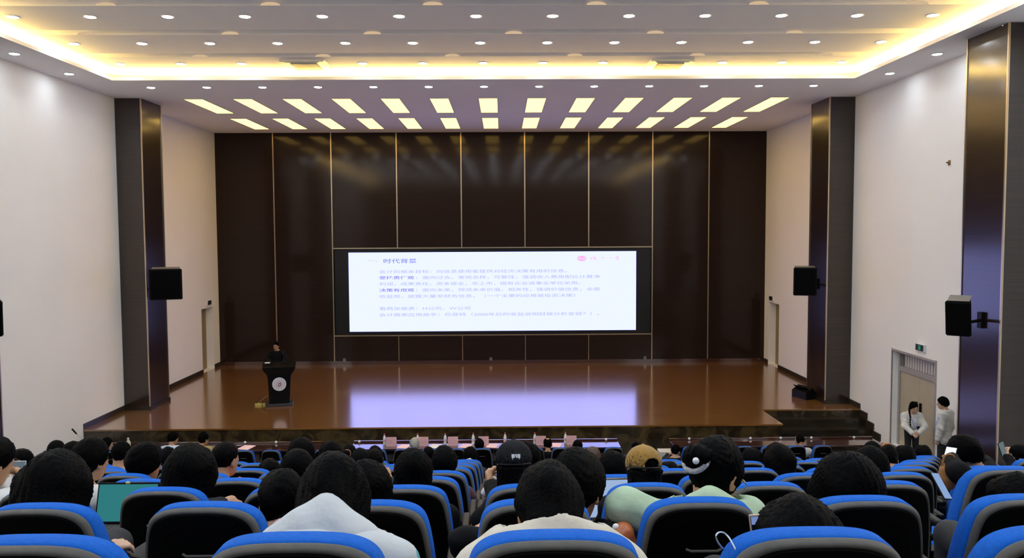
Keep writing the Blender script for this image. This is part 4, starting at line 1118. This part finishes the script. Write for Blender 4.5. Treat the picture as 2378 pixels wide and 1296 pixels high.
f = sit('blackcap', 'person in black cap with small white emblem, third row from bottom', 1193, 1019, 84, 3, 'undercap', yaw=-5, pitch=10, hv=.98, wear=BK, x=col_x(0) + .02,
        arms={-1: ((1158, 1165, 4.0), (1140, 1128, 4.15), (1, 0, 0))}, skin=M_SKIN, curl=.8)
cap(f, cloth('black_cap_cloth', (.010, .010, .011)), emblem=True)
f = sit('goldcap', 'person in golden brown cap with black hair below it', 1494, 1031, 86, 3, 'undercap', yaw=2, pitch=14, hv=1.02, wear=BK, x=col_x(1))
cap(f, cloth('golden_cap_cloth', (.27, .145, .025)), opening=True)
# fourth row
f = sit('whitecollar', 'person in white jacket with short black hair beside the teal laptop', 211, 1014, 70, 4, 'short', yaw=24, pitch=12, hv=1.08, wear=WH, sw=1.0, loose=.022, collar=.004, x=-2.62)
f = sit('darkhood', 'person with rounded dark hair just above the pink scrunchie', 690, 1041, 70, 4, 'bob', pitch=20, hv=1.02, wear=DG)
f = sit('fourthd', 'person with black bob between the cream jacket and golden cap', 1424, 1044, 72, 4, 'bob', pitch=16, hv=.98, wear=BK)
f = sit('fourthf', 'person with full black hair right of the widest head, fourth row', 2022, 1033, 74, 4, 'bob', pitch=16, hv=1.0, wear=BK)
# fifth row
f = sit('fifthb', 'person with short black hair and black collar above the teal laptop', 337, 1023, 70, 5, 'short', yaw=26, pitch=12, hv=1.14, wear=BK)
f = sit('redshirt', 'person in red shirt with short black hair', 523, 1024, 57, 5, 'crew', yaw=26, pitch=10, hv=1.08, wear=RD)
f = sit('fringe', 'person with thick short black hair, both ears showing, right of the long straight hair', 1032, 1033, 62, 5, 'short', yaw=6, pitch=14, hv=1.14, wear=MR, skin=M_SKINP)
f = sit('fifthd', 'person with black hair partly behind the black cap', 1224, 1024, 62, 5, 'bob', pitch=12, hv=.98, wear=BK)
f = sit('fifthg', 'person with long black hair behind the right seats, beside empty blue seats', 1812, 1030, 68, 5, 'long', pitch=18, hv=1.0, wear=BK)
f = sit('facingleft', 'person in black jacket facing left over a phone, near the right column', 2240, 1007, 62, 5, 'short', yaw=-66, pitch=22, hv=1.12, wear=BK, sw=1.15, body_yaw=-58, loose=.035, collar=.03, neck=.8, x=3.72,
        arms={-1: ((2226, 1098, 5.50), (2207, 1068, 5.72), (.4, 0, -1))}, curl=.9)
f = sit('maskedleft', 'person with long dark hair in profile at the far left, behind the phone', 24, 1064, 46, 5, 'long', yaw=62, pitch=26, hv=.95, wear=DG, skin=M_SKINP)
# sixth row
f = sit('sixa', 'person with long black hair near the left edge, before the white wall', 52, 1040, 45, 6, 'long', pitch=12, wear=BK)
f = sit('sixb', 'person with dark ruffled hair left of the pink scrunchie', 625, 1064, 54, 6, 'curly', pitch=24, wear=DG)
f = sit('sixc', 'person with black hair standing out above the dotted hoodie, left of centre', 700, 1014, 54, 6, 'bob', pitch=8, wear=BK, hv=.98)
f = sit('sixd', 'person with dark hair above the silver earring', 838, 1040, 46, 6, 'short', pitch=14, wear=BK)
f = sit('raised', 'person with short dark hair raising the right hand to the face', 868, 1042, 44, 6, 'short', yaw=10, pitch=14, wear=DG, arms={1: ((914, 1126, 6.5), (903, 1104, 6.55), (-1, .2, 0))}, sleeve=.4, curl=1.0)
f = sit('sixe', 'person slumped low with dark hair right of the golden cap', 1554, 1070, 34, 6, 'bob', pitch=36, wear=BK)
f = sit('nape', 'person in black jacket with a broad bare nape, right side', 2062, 1031, 46, 6, 'crew', yaw=12, pitch=30, hv=1.1, wear=BK, neck=1.0, skin=M_SKIN)
# seventh row
f = sit('sevena', 'person in white shirt with short hair and one ear showing, left side', 283, 1023, 41, 7, 'crew', yaw=22, pitch=10, hv=1.05, wear=WH, sw=1.05)
f = sit('sevenb', 'person with black hair and dark jacket left of the thick black bob', 390, 1037, 40, 7, 'short', pitch=16, wear=DG)
f = sit('sevenc', 'person with dark hair above the white hood', 767, 1022, 50, 7, 'bob', pitch=10, wear=BK)
f = sit('sevend', 'person with long dark hair right of the glasses', 1746, 1038, 50, 7, 'long', pitch=14, wear=DG)
f = sit('sevene', 'person with short black hair below the two standing helpers, left one', 2100, 1031, 46, 7, 'short', yaw=8, pitch=12, hv=1.05, wear=BK)
f = sit('rightphone', 'person at the right edge holding up a phone in a black sleeve', 2370, 1030, 40, 7, 'short', yaw=-55, pitch=10, hv=1.0, wear=BK, arms={-1: ((2356, 1090, 7.8), (2341, 1063, 7.95), (1, 0, .2))}, skin=M_SKINP, curl=.7)
f = sit('sevenf', 'person with dark peaked hair above the right blue seats', 1800, 1026, 44, 7, 'short', pitch=12, hv=1.0, wear=BK)
# farther rows
far = [
    ('person with curly black hair against the white left wall', 131, 1021, 36, 8, 'curly', 0, BK), ('person with black hair right of the curly head, by the left wall', 170, 1023, 42, 8, 'short', 0, BK),
    ('person in maroon top facing right, before the stage corner on the left', 248, 1015, 22, 16, 'long', 78, MR),
    ('person with dark bun and brown scrunchie, left of centre', 812, 1031, 34, 9, 'bun', 0, BK), ('person with short black hair left of the first water bottle', 872, 1034, 36, 9, 'short', 0, BK),
    ('person with dark hair between the centre bottles, small', 996, 1036, 28, 9, 'short', 0, NV), ('person with a white flower hair tie, centre', 1092, 1036, 31, 9, 'bob', 0, DG),
    ('person with brown highlighted long hair behind the cream jacket', 1376, 1036, 34, 9, 'long', 0, BK),
    ('person with small dark head left above the golden cap', 1476, 1026, 18, 16, 'short', 0, BK), ('person in dark clothes seated sideways by the cream cabinet', 1569, 1031, 20, 16, 'short', 50, DG),
    ('person with short black hair left of the broad bare nape', 2026, 1023, 40, 8, 'short', 0, BK), ('person with orange brown hair at the foot of the stage steps', 2060, 1027, 26, 9, 'curly', 0, NV),
    ('person with black hair below the two standing helpers, right one', 2142, 1032, 36, 9, 'bob', 0, BK),
]
for i, (lab, px, top, wd, r, hr, yw, cl) in enumerate(far):
    hm = M_HAIRB if 'brown highlighted' in lab else (mat('orange_brown_hair', (.30, .10, .025), .6, noise=.3, nscale=60) if 'orange' in lab else None)
    f = sit('far%d' % i, lab, px, top, wd, r, hr, yaw=yw, pitch=12, wear=cl, hair_m=hm, skin=M_SKINP if yw else M_SKIN)
    if 'flower' in lab:
        bm = bmesh.new()
        for a, b in ((-.03, -.05), (.0, -.04), (.025, -.055), (.0, -.07)): uvs(bm, (a, -.128, b), (.02, .014, .018))
        local_part(f, 'flower_tie', bm, M_PAPER, 'white flowers')
    if 'scrunchie' in lab: local_part(f, 'scrunchie', torus_bm((-.01, -.13, .03), .04, .04, .012, Matrix.Rotation(R_(80), 4, 'X')), mat('brown_velvet', (.20, .08, .04), .9, noise=.2), 'brown scrunchie')
front = [
    ('person in pale blue shirt at the left front table', 402, 1000, 25, 'short', 18, LB, M_HAIR), ('person in olive yellow shirt at the left front table', 472, 1002, 26, 'short', 24, OL, M_HAIR),
    ('person with grey hair at the middle front table', 963, 1015, 24, 'short', 0, DG, M_HAIRG), ('person with black hair at the middle front table, right of the third bottle', 1113, 1017, 22, 'short', 0, BK, M_HAIR),
    ('person with balding crown at the middle front table', 1272, 1015, 21, 'sides', 0, BK, M_HAIR), ('person with black hair at the right end of the middle front table', 1341, 1021, 22, 'short', 0, BK, M_HAIR),
    ('person with white collar at the right front table, before the steps', 1857, 1007, 25, 'crew', 0, LG, M_HAIR)]
for i, (lab, px, top, wd, hr, yw, cl, hm) in enumerate(front):
    f = sit('front%d' % i, lab, px, top, wd, 16, hr, yaw=yw, pitch=12, wear=cl, hair_m=hm, dmin=.3, group='people in the front row', sw=1.08)
# ---- standing by the door
H = at(2122, 947, 17.55)
arms = {1: (at(2101, 990, 17.5), at(2119, 1006, 17.28), (0, 1, 0)), -1: (at(2148, 990, 17.5), at(2134, 1006, 17.26), (0, 1, 0))}
g = figure('person in white shirt with black braid and blue lanyard, standing by the door', H, .266, base=(H[0], 17.62), yaw=180, pitch=14, roll=0, body_yaw=180, hair='pony', hv=1.02, wear=WH, garment='shirt', skin=M_SKINP,
           stand=True, arms=arms, h=.014, group='helpers standing by the door', sw=.98, loose=.026, tuck=.15, collar=.006, female=True, curl=.7)
face_details(g)
bm = bmesh.new(); pts = spline([at(2112, 948, 17.46), at(2112, 958, 17.42), at(2114, 968, 17.38), at(2113.5, 980, 17.36), at(2114.5, 991, 17.36)], 8)
tube(bm, [tuple(np.array(q) - g.base) for q in pts], [.022 + .006 * math.sin(i * 1.6) - .010 * i / len(pts) for i in range(len(pts))], 10)
from_bm('braid', bm, M_HAIR, g.root, True)['label'] = 'long black braid over the shoulder'
M_LAN = mat('blue_lanyard', (.22, .34, .68), .7, noise=.1)
def lanyard(fg, pts):
    bm = bmesh.new()
    for P in pts: tube(bm, [tuple(np.array(at(*q)) - fg.base) for q in P], .008, 6)
    from_bm('lanyard', bm, M_LAN, fg.root, True)['label'] = 'blue lanyard'
lanyard(g, [[(2115, 967, 17.42), (2121, 984, 17.37), (2127, 997, 17.36)], [(2132, 966, 17.42), (2130, 984, 17.37), (2127, 997, 17.36)]])
bm = bmesh.new(); c = at(2127, 1001, 17.35) - g.base; bx(bm, c[0] - .035, c[0] + .035, c[1] - .004, c[1] + .004, c[2] - .04, c[2] + .03, .003); from_bm('name_badge', bm, M_PAPER, g.root)
H = at(2189, 937, 16.45)
g = figure('person in white shirt with black trousers seen from behind beside the door', H, .266, base=(H[0] + .02, 16.41), yaw=-62, pitch=6, body_yaw=-38, hair='short', hv=1.12, wear=WH, garment='shirt', skin=M_SKINP,
           stand=True, h=.014, group='helpers standing by the door', sw=1.0, loose=.034, tuck=.06, collar=.006)
lanyard(g, [[(2184, 962, 16.36), (2177, 974, 16.21), (2172, 990, 16.16), (2169, 1000, 16.18)]])
# ---- the speaker behind the podium
H = at(641, 803, 22.98)
arms = {1: (at(617, 836, 22.9), at(630, 843, 22.62), (0, 0, -1)), -1: (at(665, 836, 22.9), at(655, 843, 22.62), (0, 0, -1))}
g = figure('person in black suit speaking behind the podium on the stage', H, ST, base=(H[0], 23.05), yaw=184, pitch=8, body_yaw=180, hair='short', hv=1.0, wear=BK, garment='jacket', stand=True, h=.016, group='speaker on the stage', sw=1.08, arms=arms, skin=M_SKIN)
face_details(g)
# ================================================================== THINGS HELD AND LEFT ON SEATS
def laptop(px, py, y, rz, lab, scr, e, dot=False, w=.32, hgt=.215, tilt=16, body=None):
    c = at(px, py, y); r = empty('laptop', tuple(c), rz); tag(r, lab, 'laptop')
    Mx = Matrix.Rotation(R_(-tilt), 4, 'X'); b = body or M_BLACK
    bm = bmesh.new(); bx(bm, -w / 2, w / 2, -.003, .005, -hgt / 2, hgt / 2, .003, Mx); from_bm('lid', bm, b, r)
    bm = bmesh.new(); bx(bm, -w / 2 + .008, w / 2 - .008, -.0045, -.0032, -hgt / 2 + .012, hgt / 2 - .01, 0, Mx); from_bm('screen', bm, emis('laptop_glow_%d' % int(scr[2] * 100), scr, e), r)
    lo = Mx @ Vector((0, 0, -hgt / 2))
    bm = bmesh.new(); bx(bm, -w / 2, w / 2, lo.y - .21, lo.y, lo.z - .016, lo.z - .002, .004); bs = from_bm('base', bm, b, r)
    bm = bmesh.new()
    for i in range(5):
        for j in range(12): bx(bm, -w / 2 + .02 + j * .0235, -w / 2 + .04 + j * .0235, lo.y - .10 + i * .018, lo.y - .086 + i * .018, lo.z - .002, lo.z + .001)
    from_bm('keyboard', bm, M_SHELL, bs)
    if dot: from_bm('camera_cover', uvs(bmesh.new(), tuple(Mx @ Vector((-.005, -.006, hgt / 2 - .003))), (.013, .006, .009)), mat('yellow_green_sticker', (.55, .55, .22), .6, noise=.05), r, True)['label'] = 'yellow green camera cover'
    return r
laptop(296, 1168, 4.25, R_(0), 'open laptop with teal screen on the left', (.03, .20, .21), .75, True, w=.33)
laptop(1412, 1158, 4.25, R_(3), 'open laptop with pale blue screen behind the cream jacket', (.32, .44, .66), .8, False, body=M_STEEL)
c = sl.Wr[1]; phone('mobile_phone', np.array(at(285, 1291, 3.0)), R_(62), R_(-20), 'black phone under the hand with white cuff, lower left', e=0)
phone('mobile_phone', at(37, 1104, 4.28), R_(-24), R_(4), 'grey phone held at the left edge', (.16, .20, .24), .55, mat('clear_phone_case', (.35, .38, .42), .3, noise=.05), w=.085)
phone('mobile_phone', at(2206, 1056, 5.72), R_(-60), R_(-40), 'phone glowing white in the hands of the person facing left', (.75, .82, 1.0), 1.0)
phone('mobile_phone', at(2328, 1043, 7.98), R_(-8), R_(20), 'phone held up at the right edge', (.16, .22, .24), .6, ry=R_(-18))
phone('mobile_phone', at(2185, 1129, 4.2), R_(-40), R_(30), 'phone with pale blue screen lying low beside the right column seats', (.28, .42, .72), .7, ry=R_(12))
ph = phone('mobile_phone', at(1781, 1262, 2.05), R_(-6), R_(-8), 'phone in pale gold case beside the bowed head', e=0, body=mat('pale_gold_case', (.55, .42, .32), .35, noise=.05), ry=R_(-6), w=.078)
Mx = Matrix.Rotation(R_(-8), 4, 'Z') @ Matrix.Rotation(R_(-6), 4, 'Y') @ Matrix.Rotation(R_(-6), 4, 'X')
bm = bmesh.new(); bx(bm, -.034, .034, -.0062, -.0054, .052, .072, 0, Mx); from_bm('screen_banner', bm, emis('phone_banner', (.16, .24, .50), .8), ph)
px_ = [(1500, 1100), (1330, 1025), (1200, 950), (1090, 830), (1030, 720), (1020, 630), (1070, 570), (1150, 556), (1240, 600), (1330, 700), (1420, 860), (1490, 1000), (1535, 1075)]
bm = tube(bmesh.new(), spline([tuple(at(1560 + a / 9.908, 1180 + b / 9.908, 1.735 + .03 * math.sin(i))) for i, (a, b) in enumerate(px_)], 6), .0019, 8)
o = from_bm('phone_strap', bm, mat('pale_blue_cord', (.50, .58, .66), .5, noise=.05), None, True); tag(o, 'pale blue cord loop standing above a bottom row seat', 'strap')
hb = empty('hand_bag', tuple(at(1447, 1236, 2.84))); tag(hb, 'shiny orange bag with white bobble below the mint sleeve', 'bag')
V, F = mesh_sdf(lambda p: smin(ell(p, (0, 0, -.02), (.045, .05, .06)), ell(p, (.03, .0, -.08), (.05, .05, .05)), .03) + .003 * np.sin(60 * p[..., 0] + 50 * p[..., 2]), (-.1, -.1, -.15), (.1, .1, .08), .008)
from_np('pouch', V, F, mat('orange_leather', (.42, .10, .02), .25, noise=.15, nscale=20, spec=.6), hb)
from_bm('bobble', uvs(bmesh.new(), (-.028, -.01, .022), (.013, .013, .014)), M_PAPER, hb, True)
bt = empty('drink_bottle', tuple(at(1135, 1132, 4.2))); tag(bt, 'white bottle with purple band held beside the black cap', 'bottle')
Mx = Matrix.Rotation(R_(32), 4, 'Y')
from_bm('body', lathe(bmesh.new(), [(.02, -.05), (.024, -.04), (.024, .02), (.018, .04), (.012, .05)], 14, Mx), M_WHITEP, bt, True)
from_bm('paper_band', lathe(bmesh.new(), [(.0245, -.01), (.0245, .012)], 14, Mx, False), mat('purple_label', (.24, .16, .46), .5, noise=.05), bt, True)
from_bm('cap', lathe(bmesh.new(), [(.013, .05), (.013, .065)], 12, Mx), M_WHITEP, bt, True)

hb = empty('hand_bag', tuple(at(2203, 1106, 5.62))); tag(hb, 'tan brown bag on the lap of the person facing left over a phone', 'bag')
V, F = mesh_sdf(lambda p: ell(p, (0, 0, 0), (.075, .06, .10)) + .003 * np.sin(70 * p[..., 2]), (-.1, -.1, -.13), (.1, .1, .13), .012)
from_np('pouch', V, F, TN, hb)
bm = tube(bmesh.new(), spline([(-.05, 0, .07), (-.03, 0, .15), (.03, 0, .15), (.05, 0, .07)], 6), .007); from_bm('strap', bm, TN, hb, True)

# ================================================================== CAMERA AND VIEW
cd = bpy.data.cameras.new('camera'); cam = bpy.data.objects.new('camera', cd); COL.objects.link(cam)
cd.sensor_fit = 'HORIZONTAL'; cd.sensor_width = 36; cd.lens = 36 * FPX / IW; cd.clip_start = .05; cd.clip_end = 200
Rm = np.stack([CM[0], CM[2], -CM[1]], 1)
cam.matrix_world = Matrix.Translation((0, 0, CAMZ)) @ Matrix(Rm.tolist()).to_4x4()
SC.camera = cam
w = bpy.data.worlds.new('hall_air'); SC.world = w; w.use_nodes = True
w.node_tree.nodes['Background'].inputs['Color'].default_value = (.5, .5, .52, 1); w.node_tree.nodes['Background'].inputs['Strength'].default_value = 0.0
SC.view_settings.view_transform = 'Standard'; SC.view_settings.look = 'None'; SC.view_settings.gamma = 1
SC.view_settings.exposure = EXPOSURE; SC.view_settings.use_curve_mapping = False
